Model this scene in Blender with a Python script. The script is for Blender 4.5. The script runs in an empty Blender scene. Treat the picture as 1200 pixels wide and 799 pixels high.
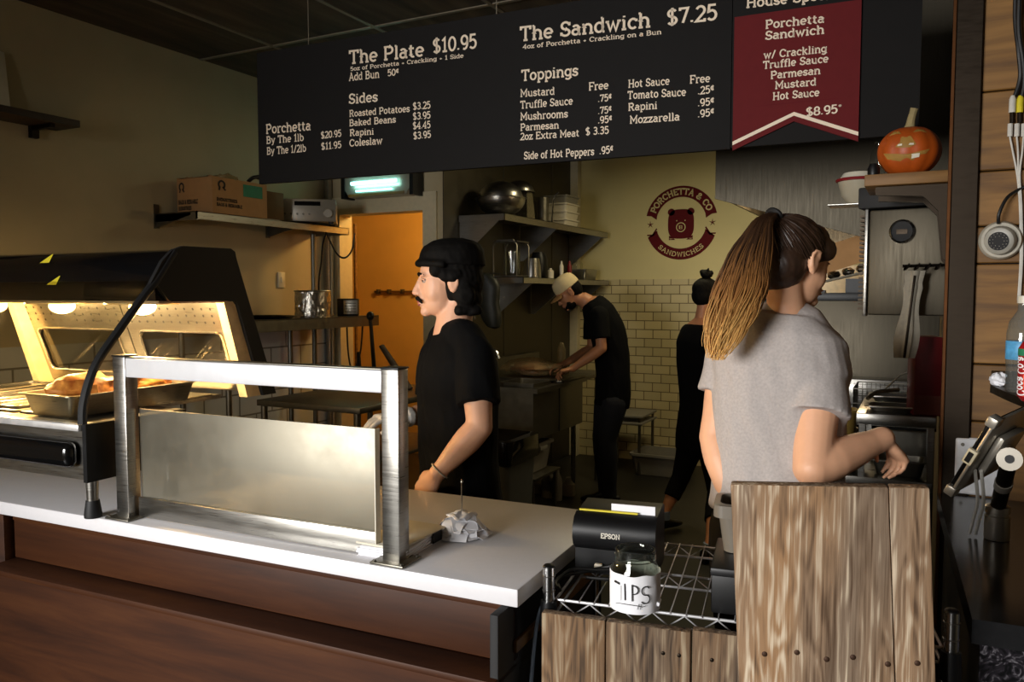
import bpy, bmesh, math, random
from mathutils import Vector, Matrix, noise
import numpy as np
random.seed(7)
SC = bpy.context.scene
COL = SC.collection
V3 = Vector
PI = math.pi
# ------------------------------------------------------------------ camera
FPX, YAW, PITCH = 930.0, math.radians(27.3), math.radians(3.4)
CAM = V3((0, 0, 1.58))
cd = bpy.data.cameras.new('camera'); cam = bpy.data.objects.new('camera', cd); COL.objects.link(cam)
cd.sensor_width = 36.0; cd.lens = FPX * 36.0 / 1200.0; cd.clip_start = 0.02
cam.location = CAM; cam.rotation_euler = (PI / 2 - PITCH, 0, YAW)
SC.camera = cam
# ------------------------------------------------------------------ exposure, world, room lights
SC.view_settings.view_transform = 'Standard'; SC.view_settings.look = 'None'
SC.view_settings.exposure = 0.0; SC.view_settings.gamma = 1.0; SC.view_settings.use_curve_mapping = False
w = bpy.data.worlds.new('world'); SC.world = w; w.use_nodes = True
w.node_tree.nodes['Background'].inputs[0].default_value = (0.55, 0.65, 0.8, 1)
w.node_tree.nodes['Background'].inputs[1].default_value = 0.010
def lamp(name, typ, loc, energy, col, rot=None, size=None, size_y=None, blend=None, spot=None, spread=None):
    d = bpy.data.lights.new(name, typ); d.energy = energy; d.color = col
    o = bpy.data.objects.new(name, d); COL.objects.link(o); o.location = loc
    if rot: o.rotation_euler = rot
    if typ == 'AREA':
        d.shape = 'RECTANGLE'; d.size = size; d.size_y = size_y or size
        if spread: d.spread = spread
    elif size is not None: d.shadow_soft_size = size
    if typ == 'SPOT': d.spot_size = spot; d.spot_blend = blend or 0.5
    return o
# daylight through the shop window behind the camera
lamp('window_daylight', 'AREA', (-2.3, -3.3, 1.75), 110, (1.0, 0.98, 0.955), (PI / 2 - 0.20, 0, -0.22), 2.2, 1.5, spread=1.7)
# fluorescent lamps of the kitchen and the lamp of the back passage
lamp('kitchen_daylamp', 'AREA', (-1.35, 5.6, 2.90), 18, (1.0, 0.86, 0.52), (0, 0, 0), 0.9, 0.3)
lamp('front_kitchen_lamp', 'AREA', (-3.2, 3.4, 2.95), 0.5, (1.0, 0.78, 0.45), (0, 0, 0), 0.5, 0.3)
lamp('passage_lamp', 'POINT', (-3.3, 5.6, 2.45), 36, (1.0, 0.66, 0.22), size=0.12)

# ------------------------------------------------------------------ projection helpers (points of the place read from the survey)
_f = V3((-math.sin(YAW) * math.cos(PITCH), math.cos(YAW) * math.cos(PITCH), -math.sin(PITCH)))
_r = V3((math.cos(YAW), math.sin(YAW), 0)); _u = _r.cross(_f)
FH = V3((-math.sin(YAW), math.cos(YAW), 0))
def ray(x, y): return _f + _r * ((x - 600) / FPX) + _u * ((399.5 - y) / FPX)
def at_x(x, y, X): d = ray(x, y); return CAM + d * (X / d.x)
def at_y(x, y, Y): d = ray(x, y); return CAM + d * (Y / d.y)
def at_z(x, y, Z): d = ray(x, y); return CAM + d * ((Z - 1.58) / d.z)
def at_d(x, y, D): return CAM + ray(x, y) * D
CA = math.radians(2.57); CO = V3((-0.698, 1.363, 0))
CX = V3((math.cos(CA), math.sin(CA), 0)); CY = V3((-math.sin(CA), math.cos(CA), 0))
def cw(u, v, z=0): return CO + CX * u + CY * v + V3((0, 0, z))
def cloc(p): q = p - CO; return V3((q.dot(CX), q.dot(CY), q.z))
def at_v(x, y, v): d = ray(x, y); t = (cw(0, v) - CAM).dot(CY) / d.dot(CY); return cloc(CAM + d * t)
def at_u(x, y, u): d = ray(x, y); t = (cw(u, 0) - CAM).dot(CX) / d.dot(CX); return cloc(CAM + d * t)

# ------------------------------------------------------------------ materials
def lin(c):
    return tuple(((v / 255) / 12.92 if v <= 10 else (((v / 255) + 0.055) / 1.055) ** 2.4) for v in c) + (1.0,)
def newmat(name):
    m = bpy.data.materials.new(name); m.use_nodes = True
    nt = m.node_tree; return m, nt, nt.nodes['Principled BSDF']
def N(nt, typ, **kw):
    n = nt.nodes.new(typ)
    for k, v in kw.items():
        if k.startswith('i_'): n.inputs[k[2:].replace('_', ' ')].default_value = v
        else: setattr(n, k, v)
    return n
def pmat(name, c, rough=0.5, metal=0.0, var=0.12, scale=30, bump=0.0, stretch=(1, 1, 1), coat=0.0, emit=None, estr=0.0, spec=0.5, c2=None, sss=0.0):
    """a plain surface with a little procedural variation in tone, gloss and relief"""
    m, nt, b = newmat(name); L = nt.links.new
    c = lin(c)
    tc = N(nt, 'ShaderNodeTexCoord'); mp = N(nt, 'ShaderNodeMapping'); mp.inputs['Scale'].default_value = stretch
    L(tc.outputs['Object'], mp.inputs[0])
    nz = N(nt, 'ShaderNodeTexNoise', i_Scale=scale, i_Detail=4.0); L(mp.outputs[0], nz.inputs['Vector'])
    cr = N(nt, 'ShaderNodeValToRGB'); cr.color_ramp.elements[0].position = 0.3; cr.color_ramp.elements[1].position = 0.7
    a = tuple(max(0, v * (1 - var)) for v in c[:3]) + (1,)
    d = lin(c2) if c2 else tuple(min(1, v * (1 + var)) for v in c[:3]) + (1,)
    cr.color_ramp.elements[0].color = a; cr.color_ramp.elements[1].color = d
    L(nz.outputs[0], cr.inputs[0]); L(cr.outputs[0], b.inputs['Base Color'])
    b.inputs['Roughness'].default_value = rough; b.inputs['Metallic'].default_value = metal
    b.inputs['Specular IOR Level'].default_value = spec
    if coat: b.inputs['Coat Weight'].default_value = coat; b.inputs['Coat Roughness'].default_value = 0.08
    if sss: b.inputs['Subsurface Weight'].default_value = sss; b.inputs['Subsurface Radius'].default_value = (0.012, 0.005, 0.003); b.inputs['Subsurface Scale'].default_value = 1.0
    if emit: b.inputs['Emission Color'].default_value = lin(emit); b.inputs['Emission Strength'].default_value = estr
    if bump:
        bp = N(nt, 'ShaderNodeBump', i_Strength=bump, i_Distance=0.002); L(nz.outputs[0], bp.inputs['Height']); L(bp.outputs[0], b.inputs['Normal'])
    return m
def steel(name, c=(168, 165, 158), rough=0.3, stretch=(2, 2, 60), scale=8, bump=0.05):
    m = pmat(name, c, rough, 1.0, 0.10, scale, bump, stretch)
    nt = m.node_tree; b = nt.nodes['Principled BSDF']; nz = [n for n in nt.nodes if n.type == 'TEX_NOISE'][0]
    mr = N(nt, 'ShaderNodeMapRange'); mr.inputs[3].default_value = rough * 0.7; mr.inputs[4].default_value = rough * 1.35
    nt.links.new(nz.outputs[0], mr.inputs[0]); nt.links.new(mr.outputs[0], b.inputs['Roughness']); return m
def glassmat(name, tint=(255, 255, 255), rough=0.02, refl=1.0, haze=0.0, hazec=(200, 195, 180)):
    """thin pane: clear transmission with fresnel reflection and, where scratched, haze"""
    m, nt, b = newmat(name); L = nt.links.new
    out = nt.nodes['Material Output']; nt.nodes.remove(b)
    tr = N(nt, 'ShaderNodeBsdfTransparent'); tr.inputs[0].default_value = lin(tint)
    gl = N(nt, 'ShaderNodeBsdfGlossy', i_Roughness=rough); lw = N(nt, 'ShaderNodeLayerWeight'); lw.inputs['Blend'].default_value = 0.5; pw = N(nt, 'ShaderNodeMath', operation='POWER'); pw.inputs[1].default_value = 4.0; L(lw.outputs['Facing'], pw.inputs[0]); fr = N(nt, 'ShaderNodeMath', operation='MULTIPLY_ADD'); fr.inputs[1].default_value = 0.7; fr.inputs[2].default_value = 0.045 * refl; L(pw.outputs[0], fr.inputs[0])
    mx = N(nt, 'ShaderNodeMixShader'); L(fr.outputs[0], mx.inputs[0]); L(tr.outputs[0], mx.inputs[1]); L(gl.outputs[0], mx.inputs[2])
    last = mx
    if haze:
        df = N(nt, 'ShaderNodeBsdfDiffuse'); df.inputs[0].default_value = lin(hazec)
        tc = N(nt, 'ShaderNodeTexCoord'); nz = N(nt, 'ShaderNodeTexNoise', i_Scale=6.0, i_Detail=8.0); L(tc.outputs['Object'], nz.inputs['Vector'])
        mr = N(nt, 'ShaderNodeMapRange'); mr.inputs[3].default_value = haze * 0.6; mr.inputs[4].default_value = haze * 1.4; L(nz.outputs[0], mr.inputs[0])
        m2 = N(nt, 'ShaderNodeMixShader'); L(mr.outputs[0], m2.inputs[0]); L(mx.outputs[0], m2.inputs[1]); L(df.outputs[0], m2.inputs[2]); last = m2
    L(last.outputs[0], out.inputs[0]); return m
def tilemat(name, c, cg, bw, bh, axis='x', mortar=0.003, rough=0.25):
    m, nt, b = newmat(name); L = nt.links.new
    tc = N(nt, 'ShaderNodeTexCoord'); sp = N(nt, 'ShaderNodeSeparateXYZ'); cb = N(nt, 'ShaderNodeCombineXYZ')
    L(tc.outputs['Object'], sp.inputs[0]); L(sp.outputs['X' if axis == 'x' else 'Y'], cb.inputs[0]); L(sp.outputs['Z'], cb.inputs[1])
    br = N(nt, 'ShaderNodeTexBrick'); L(cb.outputs[0], br.inputs['Vector'])
    br.inputs['Color1'].default_value = lin(c); br.inputs['Color2'].default_value = lin(tuple(int(v * 0.92) for v in c)); br.inputs['Mortar'].default_value = lin(cg)
    br.inputs['Scale'].default_value = 1.0; br.inputs['Mortar Size'].default_value = mortar; br.inputs['Mortar Smooth'].default_value = 0.15
    br.inputs['Brick Width'].default_value = bw; br.inputs['Row Height'].default_value = bh
    L(br.outputs['Color'], b.inputs['Base Color'])
    mr = N(nt, 'ShaderNodeMapRange'); mr.inputs[3].default_value = rough; mr.inputs[4].default_value = 0.8; L(br.outputs['Fac'], mr.inputs[0]); L(mr.outputs[0], b.inputs['Roughness'])
    bp = N(nt, 'ShaderNodeBump', i_Strength=0.4, i_Distance=0.002, invert=True); L(br.outputs['Fac'], bp.inputs['Height']); L(bp.outputs[0], b.inputs['Normal'])
    return m
def woodmat(name, cols, grain=(30, 30, 1.6), rough=0.75, scale=1.0, bump=0.4, island=0.25, contrast=(0.28, 0.5, 0.72), knots=0.0, ring=0.5):
    """streaky wood: stretched noise plus distorted rings, tone varied per board"""
    m, nt, b = newmat(name); L = nt.links.new
    tc = N(nt, 'ShaderNodeTexCoord'); mp = N(nt, 'ShaderNodeMapping'); mp.inputs['Scale'].default_value = grain; L(tc.outputs['Object'], mp.inputs[0])
    geo = N(nt, 'ShaderNodeNewGeometry')
    add = N(nt, 'ShaderNodeVectorMath', operation='ADD'); sc = N(nt, 'ShaderNodeVectorMath', operation='SCALE')
    cmb = N(nt, 'ShaderNodeCombineXYZ')
    for k in range(3): L(geo.outputs['Random Per Island'], cmb.inputs[k])
    L(cmb.outputs[0], sc.inputs[0]); sc.inputs['Scale'].default_value = 37.0
    L(mp.outputs[0], add.inputs[0]); L(sc.outputs[0], add.inputs[1])
    n1 = N(nt, 'ShaderNodeTexNoise', i_Scale=scale, i_Detail=7.0, i_Roughness=0.62, i_Distortion=0.35); L(add.outputs[0], n1.inputs['Vector'])
    n2 = N(nt, 'ShaderNodeTexNoise', i_Scale=scale * 0.22, i_Detail=2.0); L(add.outputs[0], n2.inputs['Vector'])
    # rings: sine of the low noise
    ml = N(nt, 'ShaderNodeMath', operation='MULTIPLY'); ml.inputs[1].default_value = 70.0; L(n2.outputs[0], ml.inputs[0])
    sn = N(nt, 'ShaderNodeMath', operation='SINE'); L(ml.outputs[0], sn.inputs[0])
    m3 = N(nt, 'ShaderNodeMath', operation='MULTIPLY_ADD'); m3.inputs[1].default_value = 0.11 * ring; L(sn.outputs[0], m3.inputs[0]); L(n1.outputs[0], m3.inputs[2])
    cr = N(nt, 'ShaderNodeValToRGB'); e = cr.color_ramp.elements
    e[0].position = contrast[0]; e[0].color = lin(cols[0]); e[1].position = contrast[2]; e[1].color = lin(cols[2])
    k = e.new(contrast[1]); k.color = lin(cols[1])
    L(m3.outputs[0], cr.inputs[0])
    hs = N(nt, 'ShaderNodeHueSaturation'); L(cr.outputs[0], hs.inputs['Color'])
    mr = N(nt, 'ShaderNodeMapRange'); mr.inputs[3].default_value = 1 - island; mr.inputs[4].default_value = 1 + island
    L(geo.outputs['Random Per Island'], mr.inputs[0]); L(mr.outputs[0], hs.inputs['Value'])
    colout = hs.outputs[0]
    if knots:
        vo = N(nt, 'ShaderNodeTexVoronoi', i_Scale=knots); mv = N(nt, 'ShaderNodeMapping'); mv.inputs['Scale'].default_value = (1, 1, 1.7); L(tc.outputs['Object'], mv.inputs[0]); L(mv.outputs[0], vo.inputs['Vector'])
        kr = N(nt, 'ShaderNodeValToRGB'); kr.color_ramp.elements[0].position = 0.03; kr.color_ramp.elements[0].color = (1, 1, 1, 1); kr.color_ramp.elements[1].position = 0.11; kr.color_ramp.elements[1].color = (0, 0, 0, 1)
        L(vo.outputs['Distance'], kr.inputs[0])
        mxk = N(nt, 'ShaderNodeMix', data_type='RGBA'); L(kr.outputs[0], mxk.inputs[0]); L(colout, mxk.inputs[6]); mxk.inputs[7].default_value = lin((38, 22, 12)); colout = mxk.outputs[2]
    L(colout, b.inputs['Base Color'])
    b.inputs['Roughness'].default_value = rough
    bp = N(nt, 'ShaderNodeBump', i_Strength=bump, i_Distance=0.003); L(m3.outputs[0], bp.inputs['Height']); L(bp.outputs[0], b.inputs['Normal'])
    return m
def emat(name, c, s):
    m, nt, b = newmat(name); b.inputs['Base Color'].default_value = lin(c); b.inputs['Emission Color'].default_value = lin(c); b.inputs['Emission Strength'].default_value = s; return m

M = {}
M['paint'] = pmat('wall_paint', (184, 170, 136), 0.7, var=0.05, scale=4, bump=0.05)
M['paint_back'] = pmat('kitchen_paint', (214, 200, 142), 0.55, var=0.04, scale=3, bump=0.05)
M['orange'] = pmat('orange_paint', (236, 190, 110), 0.6, var=0.06, scale=3)
M['tile_back'] = tilemat('cream_tile', (214, 198, 150), (104, 88, 58), 0.165, 0.083, 'x', 0.004)
M['tile_left'] = tilemat('white_tile', (208, 210, 208), (120, 116, 106), 0.30, 0.150, 'y', 0.006)
M['floor'] = pmat('floor_vinyl', (30, 28, 24), 0.45, var=0.2, scale=6)
M['ceil'] = woodmat('ceiling_wood', [(40, 32, 24), (66, 54, 40), (90, 76, 56)], (6, 0.8, 6), 0.8, 1.2, 0.1, 0.2)
M['tbar'] = pmat('ceiling_bar', (128, 118, 100), 0.5)
M['casing'] = pmat('door_casing', (206, 194, 162), 0.5, var=0.05)
M['steel'] = steel('brushed_steel')
M['steelh'] = steel('brushed_steel_across', stretch=(2, 60, 60))
M['steelw'] = steel('steel_sheet', (92, 86, 74), 0.48, (30, 2, 2), 4, 0.03)
M['steeld'] = steel('dull_steel', (120, 116, 106), 0.42, (4, 4, 4), 5, 0.03)
M['chrome'] = pmat('chrome', (215, 215, 215), 0.2, 1.0, 0.02)
M['wirechrome'] = pmat('wire_chrome', (226, 226, 228), 0.32, 0.6, 0.02)
M['white_solid'] = pmat('white_worktop', (226, 224, 226), 0.32, var=0.015, scale=60)
M['brownwood'] = woodmat('stained_wood', [(44, 21, 8), (62, 32, 13), (78, 44, 19)], (1.2, 8, 14), 0.55, 1.3, 0.05, 0.06, (0.3, 0.5, 0.75), ring=0.25)
M['brownwood'].node_tree.nodes['Principled BSDF'].inputs['Specular IOR Level'].default_value = 0.25
M['blackplastic'] = pmat('black_plastic', (13, 13, 14), 0.42, var=0.1, spec=0.35)
M['blackgloss'] = pmat('black_gloss', (12, 12, 13), 0.14, var=0.1, coat=0.6)
M['blackmatte'] = pmat('black_matte', (13, 12, 12), 0.7, var=0.1)
M['rubber'] = pmat('rubber', (14, 14, 15), 0.6)
def barnmat(name, dark, warm, grey, pale):
    m, nt, b = newmat(name); L = nt.links.new
    tc = N(nt, 'ShaderNodeTexCoord'); geo = N(nt, 'ShaderNodeNewGeometry'); off = N(nt, 'ShaderNodeVectorMath', operation='ADD'); cb = N(nt, 'ShaderNodeVectorMath', operation='SCALE'); cx = N(nt, 'ShaderNodeCombineXYZ')
    for k in range(3): L(geo.outputs['Random Per Island'], cx.inputs[k])
    L(cx.outputs[0], cb.inputs[0]); cb.inputs['Scale'].default_value = 9.3; L(tc.outputs['Object'], off.inputs[0]); L(cb.outputs[0], off.inputs[1])
    def noise_(scl, sc, det=4.0, rough=.55, dist=0.0):
        mp = N(nt, 'ShaderNodeMapping'); mp.inputs['Scale'].default_value = scl; L(off.outputs[0], mp.inputs[0])
        n = N(nt, 'ShaderNodeTexNoise', i_Scale=sc, i_Detail=det, i_Roughness=rough, i_Distortion=dist); L(mp.outputs[0], n.inputs['Vector']); return n.outputs[0]
    fine = noise_((260, 260, 5.0), 1.0, 5.0, .65); mid = noise_((70, 70, 2.0), 1.0, 4.0, .6, .3); big = noise_((9, 9, .9), 1.0, 2.0); warp = noise_((10, 10, 1.6), 1.0, 3.0)
    ml = N(nt, 'ShaderNodeMath', operation='MULTIPLY'); ml.inputs[1].default_value = 95.0; L(warp, ml.inputs[0]); sn = N(nt, 'ShaderNodeMath', operation='SINE'); L(ml.outputs[0], sn.inputs[0])
    a1 = N(nt, 'ShaderNodeMath', operation='MULTIPLY_ADD'); a1.inputs[1].default_value = .075; L(sn.outputs[0], a1.inputs[0]); L(mid, a1.inputs[2])
    a2 = N(nt, 'ShaderNodeMath', operation='MULTIPLY_ADD'); a2.inputs[1].default_value = .55; L(fine, a2.inputs[0]); L(a1.outputs[0], a2.inputs[2])
    cr = N(nt, 'ShaderNodeValToRGB'); e = cr.color_ramp.elements; e[0].position = .52; e[0].color = lin(dark); e[1].position = 1.0; e[1].color = lin(pale); k = e.new(.76); k.color = (1, 1, 1, 1)
    base = N(nt, 'ShaderNodeMix', data_type='RGBA'); br = N(nt, 'ShaderNodeMapRange'); br.inputs[1].default_value = .38; br.inputs[2].default_value = .62; L(big, br.inputs[0]); L(br.outputs[0], base.inputs[0]); base.inputs[6].default_value = lin(warm); base.inputs[7].default_value = lin(grey)
    r1 = N(nt, 'ShaderNodeMapRange'); r1.inputs[1].default_value = .54; r1.inputs[2].default_value = .74; L(a2.outputs[0], r1.inputs[0]); r2 = N(nt, 'ShaderNodeMapRange'); r2.inputs[1].default_value = .80; r2.inputs[2].default_value = 1.0; L(a2.outputs[0], r2.inputs[0])
    nt.nodes.remove(cr)
    x1 = N(nt, 'ShaderNodeMix', data_type='RGBA'); L(r1.outputs[0], x1.inputs[0]); x1.inputs[6].default_value = lin(dark); L(base.outputs[2], x1.inputs[7])
    x2 = N(nt, 'ShaderNodeMix', data_type='RGBA'); L(r2.outputs[0], x2.inputs[0]); L(x1.outputs[2], x2.inputs[6]); x2.inputs[7].default_value = lin(pale)
    L(x2.outputs[2], b.inputs['Base Color']); b.inputs['Roughness'].default_value = .85
    bp = N(nt, 'ShaderNodeBump', i_Strength=.6, i_Distance=.003); L(a2.outputs[0], bp.inputs['Height']); L(bp.outputs[0], b.inputs['Normal']); return m
M['barn'] = barnmat('barn_wood', (82, 60, 40), (150, 114, 78), (130, 110, 90), (204, 186, 160))
M['barndark'] = barnmat('dark_barn_wood', (48, 35, 24), (118, 90, 62), (104, 86, 68), (160, 142, 116))
M['pine'] = woodmat('pine_planks', [(74, 47, 17), (118, 82, 34), (146, 106, 52)], (2.6, 14, 26), 0.6, 1.0, 0.15, 0.14, (0.2, 0.5, 0.85), knots=3.2, ring=0.45)
M['darkmetal'] = steel('dark_metal', (50, 43, 36), 0.45, (4, 4, 20), 6, 0.05)
M['darkshelf'] = woodmat('dark_shelf_wood', [(38, 26, 17), (60, 42, 28), (78, 56, 38)], (3, 3, 20), 0.6, 1, 0.1, 0.1)
M['board'] = pmat('board_black', (20, 18, 17), 0.7, var=0.06, scale=20, spec=0.15)
M['letter'] = pmat('cream_vinyl', (226, 208, 184), 0.6, var=0.02)
M['maroon'] = pmat('maroon_banner', (94, 26, 28), 0.75, var=0.04, spec=0.15)
M['maroonp'] = pmat('maroon_decal', (92, 18, 24), 0.7, var=0.06, spec=0.15)
M['cardboard'] = pmat('cardboard', (176, 132, 84), 0.85, var=0.05, scale=20)
M['cardprint'] = pmat('box_print', (42, 36, 28), 0.8)
M['greenlabel'] = pmat('green_label', (24, 120, 84), 0.6)
M['darkcard'] = pmat('dark_cardboard', (104, 78, 44), 0.85, var=0.12, scale=14)
M['paper'] = pmat('white_paper', (236, 236, 240), 0.8, var=0.02)
M['silver'] = pmat('silver_plastic', (170, 164, 152), 0.35, 0.6, 0.04)
M['foil'] = pmat('crumpled_foil', (190, 186, 176), 0.25, 1.0, 0.2, 90, 1.0)
M['pumpkin'] = pmat('pumpkin_skin', (164, 72, 14), 0.5, var=0.15, scale=12)
M['pumpflesh'] = pmat('pumpkin_flesh', (150, 112, 46), 0.7, var=0.15)
M['stem'] = pmat('pumpkin_stem', (140, 124, 84), 0.8, var=0.2, scale=40)
M['skin'] = pmat('skin', (222, 170, 138), 0.5, var=0.04, scale=25, sss=0.05)
M['skin2'] = pmat('skin_tan', (190, 132, 96), 0.5, var=0.05, scale=25, sss=0.04)
M['skinw'] = pmat('skin_fair', (226, 172, 136), 0.5, var=0.04, scale=25, sss=0.05)
M['lip'] = pmat('lip_skin', (176, 96, 88), 0.4)
M['hairblack'] = pmat('black_hair', (13, 11, 9), 0.75, var=0.35, scale=60, spec=0.12)
M['blackshirt'] = pmat('black_cotton', (9, 9, 10), 0.9, var=0.15, scale=90, bump=0.2, spec=0.15)
M['blackpants'] = pmat('black_trousers', (9, 9, 11), 0.9, var=0.15, scale=90, spec=0.15)
M['greyshirt'] = pmat('grey_marl_cotton', (176, 168, 164), 0.9, var=0.10, scale=170, bump=0.2)
M['navy'] = pmat('dark_denim', (17, 18, 26), 0.9, var=0.15, scale=80)
M['capwhite'] = pmat('cream_cap', (222, 202, 156), 0.8, var=0.03)
M['capbrim'] = pmat('tan_brim', (178, 132, 78), 0.8, var=0.05)
M['eyewhite'] = pmat('eye_white', (168, 150, 138), 0.3)
M['iris'] = pmat('iris_dark', (30, 22, 16), 0.2)
M['glove'] = pmat('white_glove', (226, 222, 216), 0.5)
M['greyplastic'] = pmat('grey_tub_plastic', (128, 124, 114), 0.5, var=0.05)
M['whiteplastic'] = pmat('white_plastic', (214, 206, 186), 0.4, var=0.04)
M['redbox'] = pmat('red_box', (124, 26, 30), 0.4, var=0.08)
M['roast'] = pmat('roast_crust', (190, 92, 30), 0.4, var=0.4, scale=45, bump=0.8, c2=(226, 160, 84))
M['cable'] = pmat('cable_black', (15, 15, 15), 0.5)
M['cablewhite'] = pmat('cable_white', (200, 196, 186), 0.5)
M['yellow'] = pmat('yellow_sticker', (214, 196, 40), 0.6)
M['blacktop'] = pmat('black_stone', (30, 30, 31), 0.16, var=0.1, scale=80)
M['warmcream'] = pmat('cream_enamel', (232, 212, 170), 0.4)
M['towel'] = pmat('tea_towel', (190, 182, 164), 0.9, var=0.1, scale=60)
M['glass'] = glassmat('clear_glass', (250, 252, 250), 0.02, 1.0)
M['glassdark'] = glassmat('case_glass', (246, 244, 236), 0.02, 0.6)
M['plasticbag'] = glassmat('clear_plastic_bag', (236, 226, 200), 0.25, 1.2, 0.3, (196, 176, 136))
M['tube'] = emat('insect_tube_glow', (150, 245, 235), 3.2)
M['heatlamp'] = emat('heat_lamp_bulb', (255, 206, 130), 22.0)
M['hoodlamp'] = emat('hood_lamp_glow', (255, 214, 150), 4.0)

# ------------------------------------------------------------------ mesh helpers
def obj(name, me, mat, parent=None):
    o = bpy.data.objects.new(name, me); COL.objects.link(o)
    if mat is not None: me.materials.append(M[mat] if isinstance(mat, str) else mat)
    if parent is not None: o.parent = parent
    return o
def tag(o, label, cat, group=None, kind=None):
    o['label'] = label; o['category'] = cat
    if group: o['group'] = group
    if kind: o['kind'] = kind
    return o
def thing(name, label, cat, loc=(0, 0, 0), rz=0.0, group=None):
    o = bpy.data.objects.new(name, None); COL.objects.link(o); o.location = loc; o.rotation_euler = (0, 0, rz); o.empty_display_size = 0.05
    return tag(o, label, cat, group)
def dup(root, loc, rz=None, label=None):
    r = root.copy(); COL.objects.link(r); r.location = loc
    if rz is not None: r.rotation_euler = (0, 0, rz)
    if label: r['label'] = label
    for ch in list(root.children):
        c = ch.copy(); COL.objects.link(c); c.parent = r
        for g in ch.children:
            d = g.copy(); COL.objects.link(d); d.parent = c
    return r
class MB:
    def __init__(s): s.bm = bmesh.new()
    def _face(s, vs):
        try: return s.bm.faces.new(vs)
        except ValueError: return None
    def box(s, x0, x1, y0, y1, z0, z1, bev=0.0, seg=2, rot=None, about=None):
        t = bmesh.new(); bmesh.ops.create_cube(t, size=1.0)
        for v in t.verts: v.co = V3((x0 + (v.co.x + .5) * (x1 - x0), y0 + (v.co.y + .5) * (y1 - y0), z0 + (v.co.z + .5) * (z1 - z0)))
        if bev: bmesh.ops.bevel(t, geom=t.edges[:], offset=bev, segments=seg, profile=0.5, affect='EDGES')
        if rot is not None:
            c = V3(about) if about is not None else V3(((x0 + x1) / 2, (y0 + y1) / 2, (z0 + z1) / 2))
            for v in t.verts: v.co = rot @ (v.co - c) + c
        s.merge(t); return s
    def merge(s, t, mat=None):
        mp = {}
        for v in t.verts: mp[v] = s.bm.verts.new(mat @ v.co if mat is not None else v.co)
        for f in t.faces: s._face([mp[v] for v in f.verts])
        t.free()
    def loft(s, rings, cap=True, closed=True):
        R = [[s.bm.verts.new(p) for p in r] for r in rings]; n = len(R[0])
        for a, b in zip(R, R[1:]):
            for i in range(n if closed else n - 1): s._face([a[i], a[(i + 1) % n], b[(i + 1) % n], b[i]])
        if cap and closed: s._face(R[0][::-1]); s._face(R[-1])
        return s
    def cyl(s, p0, p1, r0, r1=None, n=16):
        return s.tube([p0, p1], [r0, r0 if r1 is None else r1], n)
    def tube(s, pts, r, n=8, closed=False, flat=1.0, up=None):
        pts = [V3(p) for p in pts]; k = len(pts)
        rr = r if isinstance(r, (list, tuple)) else [r] * k
        rings = []; nrm = None
        for i, p in enumerate(pts):
            if closed: t = (pts[(i + 1) % k] - pts[i - 1])
            else: t = pts[min(i + 1, k - 1)] - pts[max(i - 1, 0)]
            t.normalize() if t.length > 1e-9 else None
            if nrm is None:
                a = V3(up) if up is not None else (V3((0, 0, 1)) if abs(t.z) < 0.9 else V3((1, 0, 0)))
                nrm = a - t * a.dot(t)
            else: nrm = nrm - t * nrm.dot(t)
            nrm.normalize(); bn = t.cross(nrm)
            rings.append([p + (nrm * math.cos(2 * PI * j / n) * flat + bn * math.sin(2 * PI * j / n)) * rr[i] for j in range(n)])
        if closed: rings.append(rings[0]); return s.loft(rings, cap=False)
        return s.loft(rings)
    def lathe(s, prof, c=(0, 0, 0), n=28, mat=None):
        c = V3(c); rings = []
        for r, z in prof:
            r = max(r, 1e-4)
            ps = [V3((r * math.cos(2 * PI * j / n), r * math.sin(2 * PI * j / n), z)) for j in range(n)]
            rings.append([(mat @ p if mat is not None else p) + c for p in ps])
        return s.loft(rings)
    def prism(s, poly, a, b, axis='y', fn=None):
        if fn is None: fn = {'y': lambda p, q, t: V3((p, t, q)), 'x': lambda p, q, t: V3((t, p, q)), 'z': lambda p, q, t: V3((p, q, t))}[axis]
        A = [s.bm.verts.new(fn(p, q, a)) for p, q in poly]; B = [s.bm.verts.new(fn(p, q, b)) for p, q in poly]; n = len(poly)
        s._face(A); s._face(B[::-1])
        for i in range(n): s._face([A[i], A[(i + 1) % n], B[(i + 1) % n], B[i]])
        return s
    def ell(s, c, r, n=18, m=12, mat=None):
        c = V3(c); t = bmesh.new(); bmesh.ops.create_uvsphere(t, u_segments=n, v_segments=m, radius=1.0)
        for v in t.verts:
            p = V3((v.co.x * r[0], v.co.y * r[1], v.co.z * r[2])); v.co = (mat @ p if mat is not None else p) + c
        s.merge(t); return s
    def quad(s, *ps): s._face([s.bm.verts.new(V3(p)) for p in ps]); return s
    def mesh(s, name, angle=35, smooth=True):
        bmesh.ops.recalc_face_normals(s.bm, faces=s.bm.faces[:])
        me = bpy.data.meshes.new(name); s.bm.to_mesh(me); s.bm.free()
        if smooth:
            me.polygons.foreach_set('use_smooth', [True] * len(me.polygons)); me.set_sharp_from_angle(angle=math.radians(angle))
        return me
    def build(s, name, mat, parent=None, angle=35, smooth=True): return obj(name, s.mesh(name, angle, smooth), mat, parent)
def struct(name, mb, mat, **k):
    k.setdefault('smooth', False); o = mb.build(name, mat, None, **k); o['kind'] = 'structure'; return o
def one(name, mb, mat, label, cat, loc=(0, 0, 0), rz=0, group=None, **k):
    o = mb.build(name, mat, None, **k); o.location = loc; o.rotation_euler = (0, 0, rz); return tag(o, label, cat, group)
def arc2(cx, cy, rx, ry, a0, a1, n=10): return [(cx + rx * math.cos(math.radians(a0 + (a1 - a0) * i / n)), cy + ry * math.sin(math.radians(a0 + (a1 - a0) * i / n))) for i in range(n + 1)]
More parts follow.
